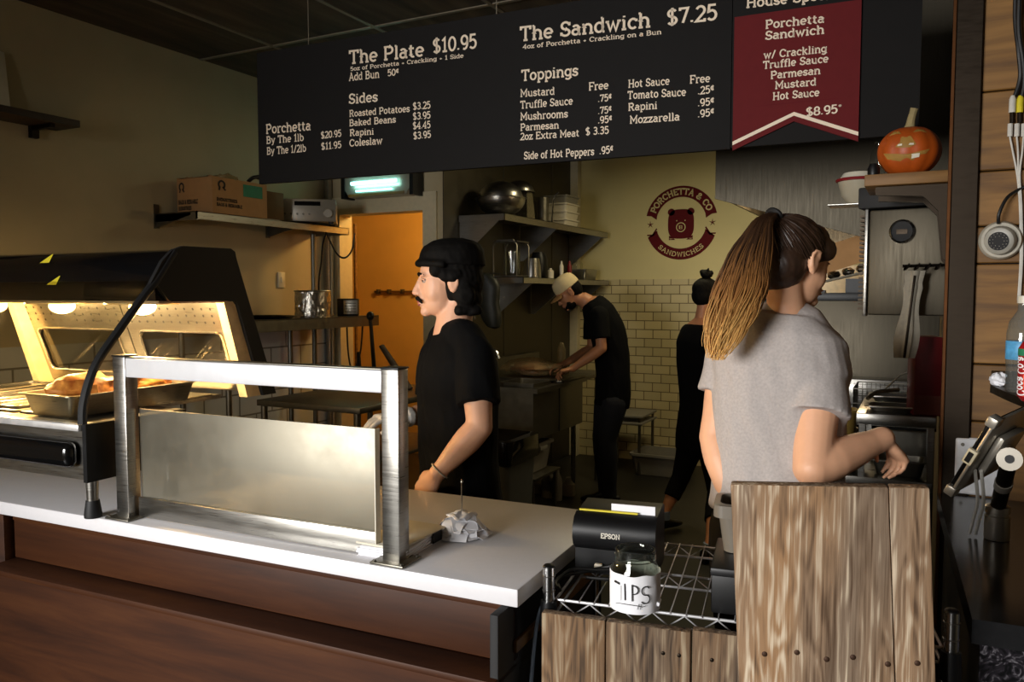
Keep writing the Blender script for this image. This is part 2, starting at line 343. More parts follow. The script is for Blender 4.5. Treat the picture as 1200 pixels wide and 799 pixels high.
def spline(pts, n=8):
    pts = [V3(p) for p in pts]; out = []
    for i in range(len(pts) - 1):
        p0, p1, p2, p3 = pts[max(i - 1, 0)], pts[i], pts[i + 1], pts[min(i + 2, len(pts) - 1)]
        for k in range(n):
            t = k / n
            out.append(0.5 * ((2 * p1) + (p2 - p0) * t + (2 * p0 - 5 * p1 + 4 * p2 - p3) * t * t + (3 * p1 - p0 - 3 * p2 + p3) * t ** 3))
    out.append(pts[-1]); return out

# ------------------------------------------------------------------ slab-serif stroke lettering
GL = {
'A': (.86, ".1,0 .43,1 .76,0;.22,.34 .64,.34;0,0 .24,0;.62,0 .86,0;.3,1 .46,1"), 'B': (.76, ".14,0 .14,1;.02,1 .4,1 a.4,.76,.22,.24,90,-90 .14,.52;.4,.52 a.43,.26,.25,.26,90,-90 .02,0"),
'C': (.8, "a.44,.5,.36,.5,40,320;.72,.95 .72,.7"), 'D': (.84, ".14,0 .14,1;.02,1 .4,1 a.4,.5,.36,.5,90,-90 .02,0"),
'E': (.74, ".14,0 .14,1;.02,1 .66,1 .66,.8;.02,0 .68,0 .68,.2;.14,.52 .48,.52;.48,.42 .48,.62"), 'F': (.7, ".14,0 .14,1;.02,1 .66,1 .66,.8;.02,0 .3,0;.14,.5 .48,.5;.48,.4 .48,.6"),
'H': (.9, ".16,0 .16,1;.74,0 .74,1;.16,.5 .74,.5;.02,0 .3,0;.02,1 .3,1;.6,0 .88,0;.6,1 .88,1"), 'I': (.36, ".18,0 .18,1;.02,0 .34,0;.02,1 .34,1"),
'M': (1.0, ".14,0 .14,1 .5,.3 .86,1 .86,0;.02,0 .28,0;.72,0 .98,0;.02,1 .14,1;.86,1 .98,1"), 'N': (.9, ".16,0 .16,1 .74,0 .74,1;.02,0 .3,0;.02,1 .16,1;.6,1 .88,1"),
'O': (.88, "a.44,.5,.38,.5,0,360"), 'P': (.74, ".14,0 .14,1;.02,1 .42,1 a.42,.73,.25,.27,90,-90 .14,.46;.02,0 .3,0"),
'R': (.82, ".14,0 .14,1;.02,1 .42,1 a.42,.75,.24,.25,90,-90 .14,.5;.4,.5 .66,0;.02,0 .28,0;.56,0 .8,0"),
'S': (.66, "a.33,.74,.24,.26,30,270 a.33,.24,.26,.24,90,-150;.58,.98 .58,.74;.07,.02 .07,.26"), 'T': (.76, ".38,0 .38,1;.06,.78 .06,1 .7,1 .7,.78;.24,0 .52,0"),
'W': (1.1, ".1,1 .32,0 .55,.9 .78,0 1,1;-.02,1 .24,1;.86,1 1.12,1"),
'a': (.62, ".47,0 .47,.46 a.28,.46,.19,.22,0,150;a.27,.2,.2,.2,0,360;.47,0 .6,0"), 'b': (.66, ".14,0 .14,1;.02,1 .14,1;a.36,.34,.24,.34,0,360"),
'c': (.58, "a.32,.34,.25,.34,45,315;.52,.66 .52,.48"), 'd': (.66, ".52,0 .52,1;.4,1 .52,1;a.3,.34,.24,.34,0,360;.52,0 .64,0"),
'e': (.62, "a.31,.34,.25,.34,0,315;.06,.34 .56,.34"), 'f': (.42, ".18,0 .18,.75 a.38,.75,.2,.25,180,70;.02,.66 .4,.66;.04,0 .34,0"),
'g': (.66, "a.3,.36,.24,.31,0,360;.54,.68 .54,-.08 a.3,-.08,.24,.2,0,-150;.54,.67 .66,.67"), 'h': (.72, ".14,0 .14,1;.02,1 .14,1;.14,.42 a.36,.42,.22,.26,180,0 .58,0;.02,0 .28,0;.46,0 .72,0"),
'i': (.32, ".16,0 .16,.66;.04,.66 .16,.66;.02,0 .3,0;.16,.86 .16,.97"), 'k': (.68, ".14,0 .14,1;.02,1 .14,1;.14,.26 .5,.66;.28,.4 .56,0;.02,0 .28,0;.44,0 .68,0;.38,.66 .62,.66"),
'l': (.32, ".16,0 .16,1;.04,1 .16,1;.02,0 .3,0"), 'm': (1.04, ".14,0 .14,.66;.02,.66 .14,.66;.14,.44 a.33,.44,.19,.23,180,0 .52,0;.52,.44 a.71,.44,.19,.23,180,0 .9,0;.02,0 .26,0;.42,0 .62,0;.8,0 1.02,0"),
'n': (.72, ".14,0 .14,.66;.02,.66 .14,.66;.14,.42 a.36,.42,.22,.25,180,0 .58,0;.02,0 .28,0;.46,0 .72,0"), 'o': (.64, "a.32,.34,.25,.34,0,360"),
'p': (.66, ".14,-.3 .14,.66;.02,.66 .14,.66;a.36,.34,.24,.34,0,360;.02,-.3 .3,-.3"), 'r': (.5, ".14,0 .14,.66;.02,.66 .14,.66;.14,.4 a.36,.42,.22,.25,180,50;.02,0 .3,0"),
's': (.52, "a.26,.5,.18,.17,30,270 a.26,.165,.19,.165,90,-150;.45,.66 .45,.5;.05,.02 .05,.18"), 't': (.46, ".18,.92 .18,.2 a.34,.2,.16,.2,180,300;.02,.66 .4,.66"),
'u': (.72, ".14,.66 .14,.24 a.35,.24,.21,.24,180,360 .56,.66;.56,.66 .56,0 .68,0;.02,.66 .14,.66;.44,.66 .56,.66"), 'w': (.9, ".1,.66 .28,0 .45,.6 .62,0 .8,.66;-.02,.66 .2,.66;.7,.66 .92,.66"),
'x': (.66, ".1,.66 .56,0;.56,.66 .1,0;0,.66 .2,.66;.46,.66 .66,.66;0,0 .2,0;.46,0 .66,0"), 'y': (.66, ".1,.66 .34,.05;.56,.66 .28,-.2 .1,-.28;-.02,.66 .2,.66;.46,.66 .68,.66"),
'z': (.56, ".06,.5 .06,.66 .48,.66 .06,0 .5,0 .5,.16"),
'0': (.64, "a.32,.5,.26,.5,0,360"), '1': (.5, ".06,.8 .27,1 .27,0;.08,0 .46,0"), '2': (.62, "a.31,.72,.24,.28,160,-35 .06,0 .56,0 .56,.16"),
'3': (.6, "a.28,.76,.22,.24,150,-90 a.28,.27,.25,.27,90,-150"), '4': (.68, ".46,0 .46,1 .04,.3 .64,.3;.3,0 .62,0"), '5': (.6, ".52,1 .14,1 .1,.56 a.29,.32,.25,.32,130,-145"),
'7': (.6, ".06,.84 .06,1 .54,1 .24,0"), '8': (.62, "a.31,.75,.21,.25,0,360;a.31,.26,.25,.26,0,360"), '9': (.62, "a.3,.68,.24,.32,0,360;.54,.68 a.3,.42,.24,.42,0,-115"),
'$': (.68, "a.33,.74,.24,.24,30,270 a.33,.24,.26,.25,90,-150;.33,1.12 .33,-.12"), '¢': (.56, "a.28,.66,.21,.26,50,310;.29,1.04 .29,.30"), '.': (.26, ".12,.0 .12,.12"),
'/': (.5, ".06,-.1 .44,1.05"), '+': (.56, ".28,.12 .28,.56;.06,.34 .5,.34"), '*': (.36, ".18,.72 .18,1;.06,.79 .3,.93;.06,.93 .3,.79"), '&': (.86, ".76,.46 a.36,.25,.28,.25,10,-250 .5,.66 a.36,.8,.17,.2,-30,210 .3,.5 .78,0"), ' ': (.36, ""),
}
def glyph_strokes(ch):
    wd, spec = GL[ch]; out = []
    for st in spec.split(';'):
        pts = []
        for tk in st.split():
            if tk[0] == 'a':
                a = [float(v) for v in tk[1:].split(',')]; pts += arc2(*a, n=max(4, int(abs(a[5] - a[4]) / 24)))
            else: pts.append(tuple(float(v) for v in tk.split(',')))
        if pts: out.append(pts)
    return wd, out
def ribbon(pts, hw, ext=True):
    P = [np.array(p, float) for p in pts]; k = len(P)
    if k < 2: return []
    closed = np.linalg.norm(P[0] - P[-1]) < 1e-6 and k > 3
    L, R = [], []
    for i in range(k):
        a = P[i] - P[i - 1] if i > 0 else (P[-1] - P[-2] if closed else P[1] - P[0])
        b = P[i + 1] - P[i] if i < k - 1 else (P[1] - P[0] if closed else P[-1] - P[-2])
        a = a / (np.linalg.norm(a) + 1e-9); b = b / (np.linalg.norm(b) + 1e-9)
        na, nb = np.array([-a[1], a[0]]), np.array([-b[1], b[0]]); n = na + nb; ln = np.linalg.norm(n)
        n = n / ln if ln > 1e-6 else na
        m = hw / max(0.45, n @ na)
        L.append(P[i] + n * m); R.append(P[i] - n * m)
    return [(L[i], R[i], R[i + 1], L[i + 1]) for i in range(k - 1)]
def text_quads(s, weight=0.075, track=0.05):
    x = 0.0; Q = []
    for ch in s:
        wd, st = glyph_strokes(ch)
        for pts in st:
            for q in ribbon(pts, weight): Q.append([(p[0] + x, p[1]) for p in q])
        x += wd + track
    return Q, x - track
def text_into(mb, s, p0, xd, zd, h, width=None, weight=0.075, track=0.06):
    """write s from p0 along xd with capital height h; width fits the line"""
    Q, tw = text_quads(s, weight, track); sx = (width / tw) if width else h
    for q in Q: mb.quad(*[p0 + xd * (a * sx) + zd * (b * h) for a, b in q])

# ================================================================== THE SETTING
XL, YD, XS, YB, XR, HC = -4.1, 4.83, -3.04, 7.2, 0.09, 3.06
struct('floor', MB().box(-6.2, 3.2, -3.8, 7.6, -0.1, 0), 'floor')
struct('ceiling', MB().box(-6.2, 3.2, -3.8, 7.6, HC, HC + 0.1), 'ceil')
def grid():
    mb = MB()
    for y in (-1.2, 0.0, 1.22, 2.43, 3.645, 4.86, 6.08): mb.box(XL, 3.0, y - .012, y + .012, HC - .006, HC + .01)
    for x in (-3.49, -2.74, -2.0, -1.27, -0.54, 0.19, 0.92, 1.65): mb.box(x - .012, x + .012, -3.6, 7.2, HC - .0065, HC + .01)
    return mb
struct('trim_1', grid(), 'tbar')
struct('wall_left', MB().box(XL - .12, XL, -3.7, YD + .12, 0, HC), 'paint')
struct('trim_2', MB().box(XL, XL + .012, -3.6, YD, 0, 1.31), 'tile_left')
# wall with the doorway to the back passage
mb = MB(); mb.box(XL - .12, -3.976, YD, YD + .12, 0, HC); mb.box(-3.976, -3.204, YD, YD + .12, 2.20, HC); mb.box(-3.204, XS - .007, YD, YD + .12, 0, HC)
struct('wall_door', mb, 'paint')
mb = MB(); mb.box(-3.205, -3.09, YD - .02, YD, 0, 2.31); mb.box(-4.05, -3.965, YD - .02, YD, 0, 2.31); mb.box(-3.965, -3.205, YD - .02, YD, 2.19, 2.31)
mb.box(-3.965, -3.205, YD - .019, YD + .13, 2.18, 2.1999); mb.box(-3.206, -3.2035, YD - .0199, YD + .13, 0, 2.19); mb.box(-3.975, -3.964, YD - .0199, YD + .13, 0, 2.19)
struct('trim_3', mb, 'casing')
# orange passage behind
mb = MB(); mb.box(-6.0, XS - .13, 6.5, 6.6, 0, HC); mb.box(-6.1, -6.0, YD + .12, 6.6, 0, HC)
struct('wall_passage', mb, 'orange')
struct('wall_partition', MB().box(XS - .13, XS - .006, YD + .12, YB, 0, HC), 'orange')
mb = MB(); mb.box(XS - .006, XS, YD, YB, 0, HC)
for y in (5.75, 6.7): mb.box(XS, XS + .004, y - .012, y + .012, 0, HC)
struct('trim_4', mb, 'steelw')
struct('wall_back', MB().box(XS - .13, 0.4, YB, YB + .12, 0, HC), 'paint_back')
o = struct('trim_5', MB().box(XS, 0.3, YB - .012, YB, 0, 1.716), 'tile_back')
struct('trim_6', MB().box(XS, XS + .08, YB - .09, YB - .012, 0, HC, .004), 'casing')
struct('wall_right', MB().box(XR, XR + .05, 2.64, YB, 0, HC), pmat('dark_grey_wall', (92, 84, 70), 0.6, var=.06, scale=5))
struct('trim_7', MB().box(0.064, 0.132, 2.605, 2.66, 0, HC, .003), 'darkmetal')
struct('trim_8', MB().box(0.056, 0.066, 2.60, 2.62, 0, HC, .002), pmat('copper_edge', (78, 50, 30), .5, 1.0))
# pine plank wall facing the shop
mb = MB(); z = 0.0
for k, h in enumerate((.28, .24, .26, .20, .235, .165, .285, .105, .155, .22, .31, .30, .32)):
    z1 = min(z + h, HC); mb.box(0.132, 3.0, 2.62, 2.66, z + .002, z1 - .002, .003, 1); z = z1
    if z >= HC: break
struct('wall_planks', mb, 'pine')
struct('wall_light_block', MB().box(XL, -2.6, -1.3, -1.15, 0, HC), 'paint')  # unseen wall stub, added to keep window daylight off the left wall
struct('wall_shop_right', MB().box(3.0, 3.1, -3.7, 2.66, 0, HC), 'paint')
# street front behind the camera, with its big window
mb = MB(); mb.box(-6.2, -3.5, -3.7, -3.6, 0, HC); mb.box(-1.1, 3.1, -3.7, -3.6, 0, HC); mb.box(-3.5, -1.1, -3.7, -3.6, 0, .5); mb.box(-3.5, -1.1, -3.7, -3.6, 2.45, HC)
struct('wall_front', mb, 'paint')
mb = MB()
for x in (-3.5, -2.33, -1.16): mb.box(x, x + .06, -3.68, -3.62, .5, 2.45)
for z in (.5, 2.39): mb.box(-3.5, -1.1, -3.68, -3.62, z, z + .06)
struct('window_1', mb, 'darkmetal')

# ================================================================== SERVICE COUNTER
ct = thing('service_counter', 'long counter faced in dark stained brown wood panels under a white worktop', 'counter', CO, CA)
mb = MB(); mb.box(-2.95, -.03, .045, .56, 0, .962); mb.build('body', 'brownwood', ct)
MB().box(-1.56, -.012, .02, .045, .838, .955, .002).build('fascia_panel', 'brownwood', ct)
MB().box(-2.95, -1.575, .0, .045, .0, .962, .002).build('side_stile', 'brownwood', ct)
mb = MB(); mb.box(-1.56, -.03, -.05, .045, .0, .825); mb.build('lower_panel', 'brownwood', ct)
MB().box(-1.56, -.012, -.068, .045, .822, .837, .003).build('ledge_moulding', 'brownwood', ct)
MB().box(-1.56, -.012, .016, .03, .945, .964, .003).build('cornice_moulding', 'brownwood', ct)
MB().box(-.03, -.012, -.05, .56, 0, .962, .002).build('end_panel', 'blackmatte', ct)
MB().box(-.0125, -.004, .02, .56, .86, .885, .002).build('raw_wood_batten', 'pine', ct)
tag(MB().box(-2.95, .008, -.002, .60, .9625, 1.0, .004).build('worktop', 'white_solid'), 'white solid worktop slab lying along the brown counter', 'worktop')
o = bpy.data.objects['worktop']; o.location = CO; o.rotation_euler = (0, 0, CA)

# ================================================================== HEATED DISPLAY CASE
U0, U1 = -2.24, -1.176
hc = thing('heated_display_case', 'black and steel heated food display case with curved glass on the counter', 'display case', cw(U1, 0, 1.0), CA)
def hcp(u, v, z): return V3((u - U1, v, z - 1.0))
def side(poly, u0, u1): return MB().prism([(v, z - 1.0) for v, z in poly], u0 - U1, u1 - U1, 'x')
mb = MB(); mb.box(U0 - U1, -.014, -.03, .285, .105, .245); mb.build('base', 'steelh', hc)
side([(-.036, 1.10), (.285, 1.10), (.285, 1.247), (-.036, 1.25)], U1 - .014, U1).build('base_side', 'blackplastic', hc)
mb = MB(); mb.box(U0 - U1, -.016, -.046, .0, .232, .250, .003); mb.build('front_lip', pmat('bright_steel', (235, 233, 230), .3, .6), hc)
mb = MB(); mb.box(U0 - U1, -.03, -.068, -.028, .138, .205, .022, 4); mb.build('front_bumper', 'blackgloss', hc)
# deck with wells
mb = MB()
D0, D1 = U0 - U1, -.16
mb.box(D0, D1, -.02, .58, .235, .248)
mb.box(D1, -.014, -.02, .285, .235, .2475)
for k in range(4):
    x0 = D0 + .03 + k * .225
    mb.box(x0, x0 + .205, .03, .54, .248, .254, .003)
mb.build('deck', 'steelh', hc)
for k in range(3):
    x0 = D0 + .03 + k * .225
    m2 = MB()
    for a, b, c, d in ((x0 + .02, x0 + .185, .05, .065), (x0 + .02, x0 + .185, .505, .52), (x0 + .02, x0 + .035, .05, .52), (x0 + .17, x0 + .185, .05, .52)): m2.box(a, b, c, d, .254, .262, .003)
    m2.box(x0 + .035, x0 + .17, .065, .505, .254, .256); m2.build('well', 'chrome', hc)
for (u, v) in ((U1 - .03, .0), (U0 + .05, .0), (U1 - .03, .25), (U0 + .05, .25)):
    p = hcp(u, v, 1.0)
    lg = MB().lathe([(.006, .04), (.014, .04), (.016, .105), (.004, .105)], p, 18).build('leg', 'steel', hc)
    MB().lathe([(.021, .0), (.022, .008), (.0165, .045), (.004, .046)], p, 18).build('rubber_foot', 'rubber', lg)
# end frames (black outer panels with a cream inner leg)
outer = [(.172, 1.606), (.215, 1.672), (.25, 1.703), (.29, 1.717), (.475, 1.719), (.492, 1.710), (.497, 1.690), (.665, 1.25), (.605, 1.25), (.50, 1.545), (.49, 1.556), (.475, 1.558), (.243, 1.558), (.235, 1.56), (.188, 1.612)]
side(outer, U1 - .012, U1).build('end_panel', 'blackmatte', hc)
side(outer, U0, U0 + .012).build('end_panel', 'blackplastic', hc)
leg_in = [(.47, 1.556), (.495, 1.556), (.607, 1.25), (.50, 1.25), (.478, 1.30), (.478, 1.30)]
for u in (U1 - .045, U0 + .012): side([(.452, 1.556), (.497, 1.556), (.606, 1.25), (.545, 1.25)], u, u + .033).build('rear_leg', 'warmcream', hc)
# canopy hood
can = [(.20, 1.560), (.196, 1.60), (.23, 1.665), (.262, 1.698), (.30, 1.708), (.47, 1.709), (.485, 1.70), (.488, 1.66), (.488, 1.562)]
side(can, U0 + .012, U1 - .012).build('canopy', 'blackgloss', hc)
side([(.21, 1.553), (.485, 1.553), (.485, 1.56), (.21, 1.56)], U0 + .013, U1 - .013).build('reflector', pmat('lamp_reflector', (226, 216, 190), .25, .9), hc)
for px, py, s in ((44, 303, 1), (62, 329, 1)):
    # yellow warning triangles on the sloping hood front
    q = at_v(px, py, .215 if py < 320 else .205); v0 = .192 + (q.z - 1.60) * .55; 
    b = hcp(q.x, v0, q.z); MB().quad(b + V3((-.022, -.004, -.012)), b + V3((.022, -.004, -.012)), b + V3((.028, .006, .014)), b + V3((.026, .006, .015))).build('warning_sticker', 'yellow', hc)
# lamps
for u in (-2.07, -1.73, -1.37):
    p = hcp(u, .31, 1.553)
    sh = MB().lathe([(.105, .0), (.104, -.004), (.055, .0), (.0, .002)], p, 28).build('lamp_shade', pmat('lamp_dish', (240, 220, 170), .3, .8) if u < -2 else bpy.data.materials['lamp_dish'], hc)
    MB().ell(p + V3((0, 0, -.012)), (.038, .038, .024)).build('bulb', 'heatlamp', sh)
    wp = cw(u, .31, 1.505)
    lamp('heat_lamp_light', 'POINT', wp, 15.0, (1.0, 0.66, 0.28), size=.03)
# rear sliding doors: perforated steel with glazed openings
def rear(u0, u1):
    fn = lambda p, q, t: V3((p - U1, .492 + (1.553 - q) * .36 + t, q - 1.0))
    m = MB(); zt, zb = 1.553, 1.26; a, b = 1.455, 1.30; w = .05; c = .02
    m.prism([(u0, zt), (u1, zt), (u1, a), (u0, a)], 0, .006, fn=fn)
    m.prism([(u0, b), (u1, b), (u1, zb), (u0, zb)], 0, .006, fn=fn)
    m.prism([(u0, a), (u0 + w, a), (u0 + w, b), (u0, b)], 0, .006, fn=fn); m.prism([(u1 - w, a), (u1, a), (u1, b), (u1 - w, b)], 0, .006, fn=fn)
    for (x, y, sx, sy) in ((u0 + w, a, 1, -1), (u1 - w, a, -1, -1), (u0 + w, b, 1, 1), (u1 - w, b, -1, 1)): m.prism([(x, y), (x + sx * c, y), (x, y + sy * c)], 0, .006, fn=fn)
    d = m.build('rear_door', 'steelh', hc)
    rm = MB(); ring = arc2(u1 - w - c, a - c, c, c, 0, 90, 5) + arc2(u0 + w + c, a - c, c, c, 90, 180, 5) + arc2(u0 + w + c, b + c, c, c, 180, 270, 5) + arc2(u1 - w - c, b + c, c, c, 270, 360, 5)
    rm.tube([fn(p, q, -.003) for p, q in ring], .004, 6, closed=True); rm.build('window_trim', 'chrome', d)
    gl = MB().prism([(u0 + w, a), (u1 - w, a), (u1 - w, b), (u0 + w, b)], .002, .004, fn=fn).build('window_pane', 'glassdark', d)
    hm = MB()
    for r in range(3):
        for k in range(12):
            x = u0 + .03 + k * (u1 - u0 - .06) / 11; zc = zt - .022 - r * .022
            pts = [fn(x + .0045 * math.cos(t), zc + .0045 * math.sin(t), -.0008) for t in [i * PI / 3 for i in range(6)]]
            hm._face([hm.bm.verts.new(p) for p in pts])
    hm.build('vent_holes', 'blackmatte', d)
rear(U0 + .02, -1.70); rear(-1.695, U1 - .05)
# curved front glass and its black tube rims
prof = [(-.040, 1.252), (-.036, 1.30), (-.015, 1.365), (.015, 1.415), (.06, 1.468), (.115, 1.53), (.165, 1.585), (.196, 1.615)]
profs = [(p.x, p.y) for p in spline([V3((a, b, 0)) for a, b in prof], 4)]
mb = MB()
mb.loft([[hcp(U0 + .012, v, z), hcp(U1 - .014, v, z), hcp(U1 - .014, v + .004, z + .002), hcp(U0 + .012, v + .004, z + .002)] for v, z in profs]); mb.build('curved_glass', 'glassdark', hc)
for u in (U1 - .006, U0 + .006): MB().tube([hcp(u, v, z) for v, z in profs] + [hcp(u, .24, 1.672), hcp(u, .262, 1.70)], .0115, 10).build('rim_tube', 'rubber', hc)
# hotel pan with roast at the right end of the deck
def pan(name, label, w, d, h, loc, rz, mat='steel', group=None, t=.003, lip=.012):
    th = thing(name, label, 'pan', loc, rz, group)
    mb = MB(); a = .012
    def rr(x, y, z, r=.02): return [V3((p, q, z)) for p, q in arc2(x - r, y - r, r, r, 0, 90, 4) + arc2(-x + r, y - r, r, r, 90, 180, 4) + arc2(-x + r, -y + r, r, r, 180, 270, 4) + arc2(x - r, -y + r, r, r, 270, 360, 4)]
    mb.loft([rr(w / 2 - a - .004, d / 2 - a - .004, .0), rr(w / 2 - a, d / 2 - a, .006), rr(w / 2, d / 2, h - .002), rr(w / 2 + lip, d / 2 + lip, h - .002, .024), rr(w / 2 + lip, d / 2 + lip, h + .001, .024), rr(w / 2 - t, d / 2 - t, h + .001), rr(w / 2 - a - t, d / 2 - a - t, .004)])
    mb.build('basin', mat, th); return th
hp = pan('food_pan', 'deep steel food pan with roast meat inside the display case', .20, .42, .058, cw(-1.37, .205, 1.254), CA)
def lump(mb, c, r, seed, amp=.25, n=24, m=16, mat=None):
    t = bmesh.new(); bmesh.ops.create_uvsphere(t, u_segments=n, v_segments=m, radius=1)
    for v in t.verts:
        k = 1 + amp * noise.noise(v.co * 1.6 + V3((seed * 3.1, seed, 0))) + amp * .4 * noise.noise(v.co * 5 + V3((seed, 0, seed)))
        p = V3((v.co.x * r[0], v.co.y * r[1], v.co.z * r[2])) * k; v.co = (mat @ p if mat is not None else p) + V3(c)
    mb.merge(t)
mb = MB(); lump(mb, (0, 0, 0), (.078, .105, .045), 3); one('roast_porchetta', mb, 'roast', 'golden roast pork piece at the front of the steel food pan', 'roast', cw(-1.375, .12, 1.312), CA, 'roast pieces in the food pan')
mb = MB(); lump(mb, (0, 0, 0), (.07, .085, .042), 8); one('roast_porchetta', mb, 'roast', 'golden roast pork piece at the back of the steel food pan', 'roast', cw(-1.365, .30, 1.312), CA, 'roast pieces in the food pan')

# ================================================================== SNEEZE GUARD ON THE COUNTER
sg = thing('sneeze_guard', 'steel framed sneeze guard with scratched clear panel on the white worktop', 'sneeze guard', cw(-1.121, .04, 1.0), CA)
W = .82
for x in (0, W):
    MB().box(x - .022, x + .022, -.02, .02, .003, .420, .003).build('post', 'steel', sg)
    mb = MB(); mb.box(x - .042, x + .042, -.04, .04, .0003, .006, .002)
    for a, b in ((-.034, -.032), (.034, -.032), (-.034, .032), (.034, .032)): mb.cyl((x + a, b, .006), (x + a, b, .009), .004, n=10)
    mb.build('base_plate', 'steeld', sg)
    mb = MB(); mb.box(x - .024, x + .024, -.022, .022, .4195, .424, .002); mb.build('post_cap', 'blackplastic', sg)
MB().box(.022, W - .022, -.018, .014, .368, .417, .003).build('top_rail', pmat('pale_steel_rail', (226, 226, 228), .38, .25, .03), sg)
MB().box(.022, W - .022, -.0175, .0135, .4175, .4205, .001).build('rail_cap', 'steeld', sg)
def panelmat():
    m, nt, b = newmat('scratched_panel'); L = nt.links.new; out = nt.nodes['Material Output']
    b.inputs['Base Color'].default_value = lin((158, 152, 136)); b.inputs['Metallic'].default_value = 1.0
    tc = N(nt, 'ShaderNodeTexCoord'); mp = N(nt, 'ShaderNodeMapping'); mp.inputs['Scale'].default_value = (3, 3, 3); L(tc.outputs['Object'], mp.inputs[0])
    nz = N(nt, 'ShaderNodeTexNoise', i_Scale=3.0, i_Detail=9.0, i_Roughness=.7); L(mp.outputs[0], nz.inputs['Vector'])
    mr = N(nt, 'ShaderNodeMapRange'); mr.inputs[3].default_value = .32; mr.inputs[4].default_value = .6; L(nz.outputs[0], mr.inputs[0]); L(mr.outputs[0], b.inputs['Roughness'])
    tr = N(nt, 'ShaderNodeBsdfTransparent'); tr.inputs[0].default_value = (.9, .9, .88, 1)
    mx = N(nt, 'ShaderNodeMixShader'); mx.inputs[0].default_value = .52; L(tr.outputs[0], mx.inputs[1]); L(b.outputs[0], mx.inputs[2]); L(mx.outputs[0], out.inputs[0]); return m
MB().box(.030, W - .055, .014, .018, .003, .284, .001).build('panel', panelmat(), sg)
MB().box(.030, W - .055, .004, .0135, .003, .055, .002).build('panel_hem', 'steelh', sg)
MB().box(W - .0556, W - .0535, .002, .02, .003, .285).build('panel_edge', pmat('pale_edge', (224, 218, 200), .4), sg)

# receipts on a spike
sp = thing('receipt_spike', 'spike of white paper receipts standing on the white worktop', 'receipt spike', cw(-.262, .268, 1.0), CA)
mb = MB(); mb.lathe([(.034, 0), (.034, .004), (.004, .008)]); mb.build('base', 'steeld', sp)
mb = MB(); mb.cyl((0, 0, .004), (0, 0, .128), .0017, n=8); mb.lathe([(.0005, .135), (.003, .131), (.003, .128), (.0005, .125)], n=10); mb.build('spike', 'chrome', sp)
rnd = random.Random(5)
for k in range(22):
    lay = k / 22; a = k * 2.4 + rnd.uniform(-.2, .2); Rk = .058 + .005 * (1 - lay); h0 = .024 + .034 * lay; r1 = Rk * (1.04 - .28 * lay) if k < 19 else Rk * .5; wd = .030; ca, sa = math.cos(a), math.sin(a); m = MB(); rings = []
    for i in range(9):
        t = i / 8; r = -.004 + r1 * t * 1.12; z = max(.0012 + .0012 * lay, h0 * max(0, 1 - (max(r, 0) / (Rk * 1.12)) ** 2.4) + .003 * math.sin(i * .9 + k))
        rings.append([V3((ca * r - sa * s_, sa * r + ca * s_, z * (1 - .10 * (s_ / wd) ** 2) + e)) for s_, e in ((-wd, 0), (-wd * .4, .001), (wd * .4, .001), (wd, 0), (wd, .0006), (-wd, .0006))])
    m.loft(rings); m.build('receipt', 'paper', sp)
# folded wrapping papers behind the right post
wr = thing('wrapper_stack', 'folded white wrapping papers lying behind the right guard post', 'wrapping paper', cw(-.345, .135, 1.0), CA)
for k in range(5):
    MB().box(-.06 + rnd.uniform(-.006, .006), .06, -.095, .095 + rnd.uniform(-.01, .01), .0005 + k * .006, .0055 + k * .006, .0012, rot=Matrix.Rotation(rnd.uniform(-.08, .08), 3, 'Z')).build('sheet', 'paper' if k < 4 else 'whiteplastic', wr)
MB().box(.0615, .064, .03, .07, .004, .028, .001).build('dark_edge', 'blackmatte', wr)

# ================================================================== MENU BOARDS
VB = 1.40; ZB0, ZB1 = 2.072, 2.648
def board_pt(x, y, v=VB): return at_v(x, y, v)
mbd = thing('menu_board', 'wide black menu board with cream lettering for The Plate and The Sandwich', 'menu board', cw(-1.9, VB, ZB0), CA)
MB().box(0, 2.066, 0, .02, 0, ZB1 - ZB0).build('panel', 'board', mbd)
def write(parent, org, v, name, lines, sc, ox, oy, weight=.078, mat='letter'):
    for (s, x0, y0, x1, y1, h) in lines:
        a = at_v(ox + x0 / sc, oy + y0 / sc, v); b = at_v(ox + x1 / sc, oy + y1 / sc, v)
        D = (cw(a.x, a.y, a.z) - CAM).dot(_f)
        m = MB(); text_into(m, s, V3((a.x - org[0], -.0015, a.z - org[1])), V3((1, 0, (b.z - a.z) / (b.x - a.x))), V3((0, 0, 1)), h / sc * D / FPX, b.x - a.x, weight)
        m.build(name, mat, parent, smooth=False)
L1 = [("The Plate", 437, 218, 787, 180, 56), ("$10.95", 828, 167, 1033, 143, 60), ("5oz of Porchetta + Crackling + 1 Side", 443, 252, 972, 189, 17), ("Add Bun", 436, 298, 578, 282, 33), ("50¢", 617, 276, 672, 270, 28),
      ("Sides", 436, 405, 570, 393, 42), ("Roasted Potatoes", 438, 466, 720, 442, 28), ("$3.25", 735, 433, 817, 426, 30), ("Baked Beans", 438, 510, 655, 492, 28), ("$3.95", 735, 480, 817, 473, 30), ("Rapini", 440, 556, 552, 548, 28), ("$4.45", 735, 524, 817, 518, 30),
      ("Coleslaw", 438, 605, 592, 592, 30), ("$3.95", 737, 571, 819, 563, 30), ("Porchetta", 48, 545, 257, 527, 40), ("By The 1lb", 50, 592, 224, 578, 31), ("$20.95", 305, 568, 400, 558, 29), ("By The 1/2lb", 52, 643, 235, 628, 31), ("$11.95", 306, 620, 400, 611, 29)]
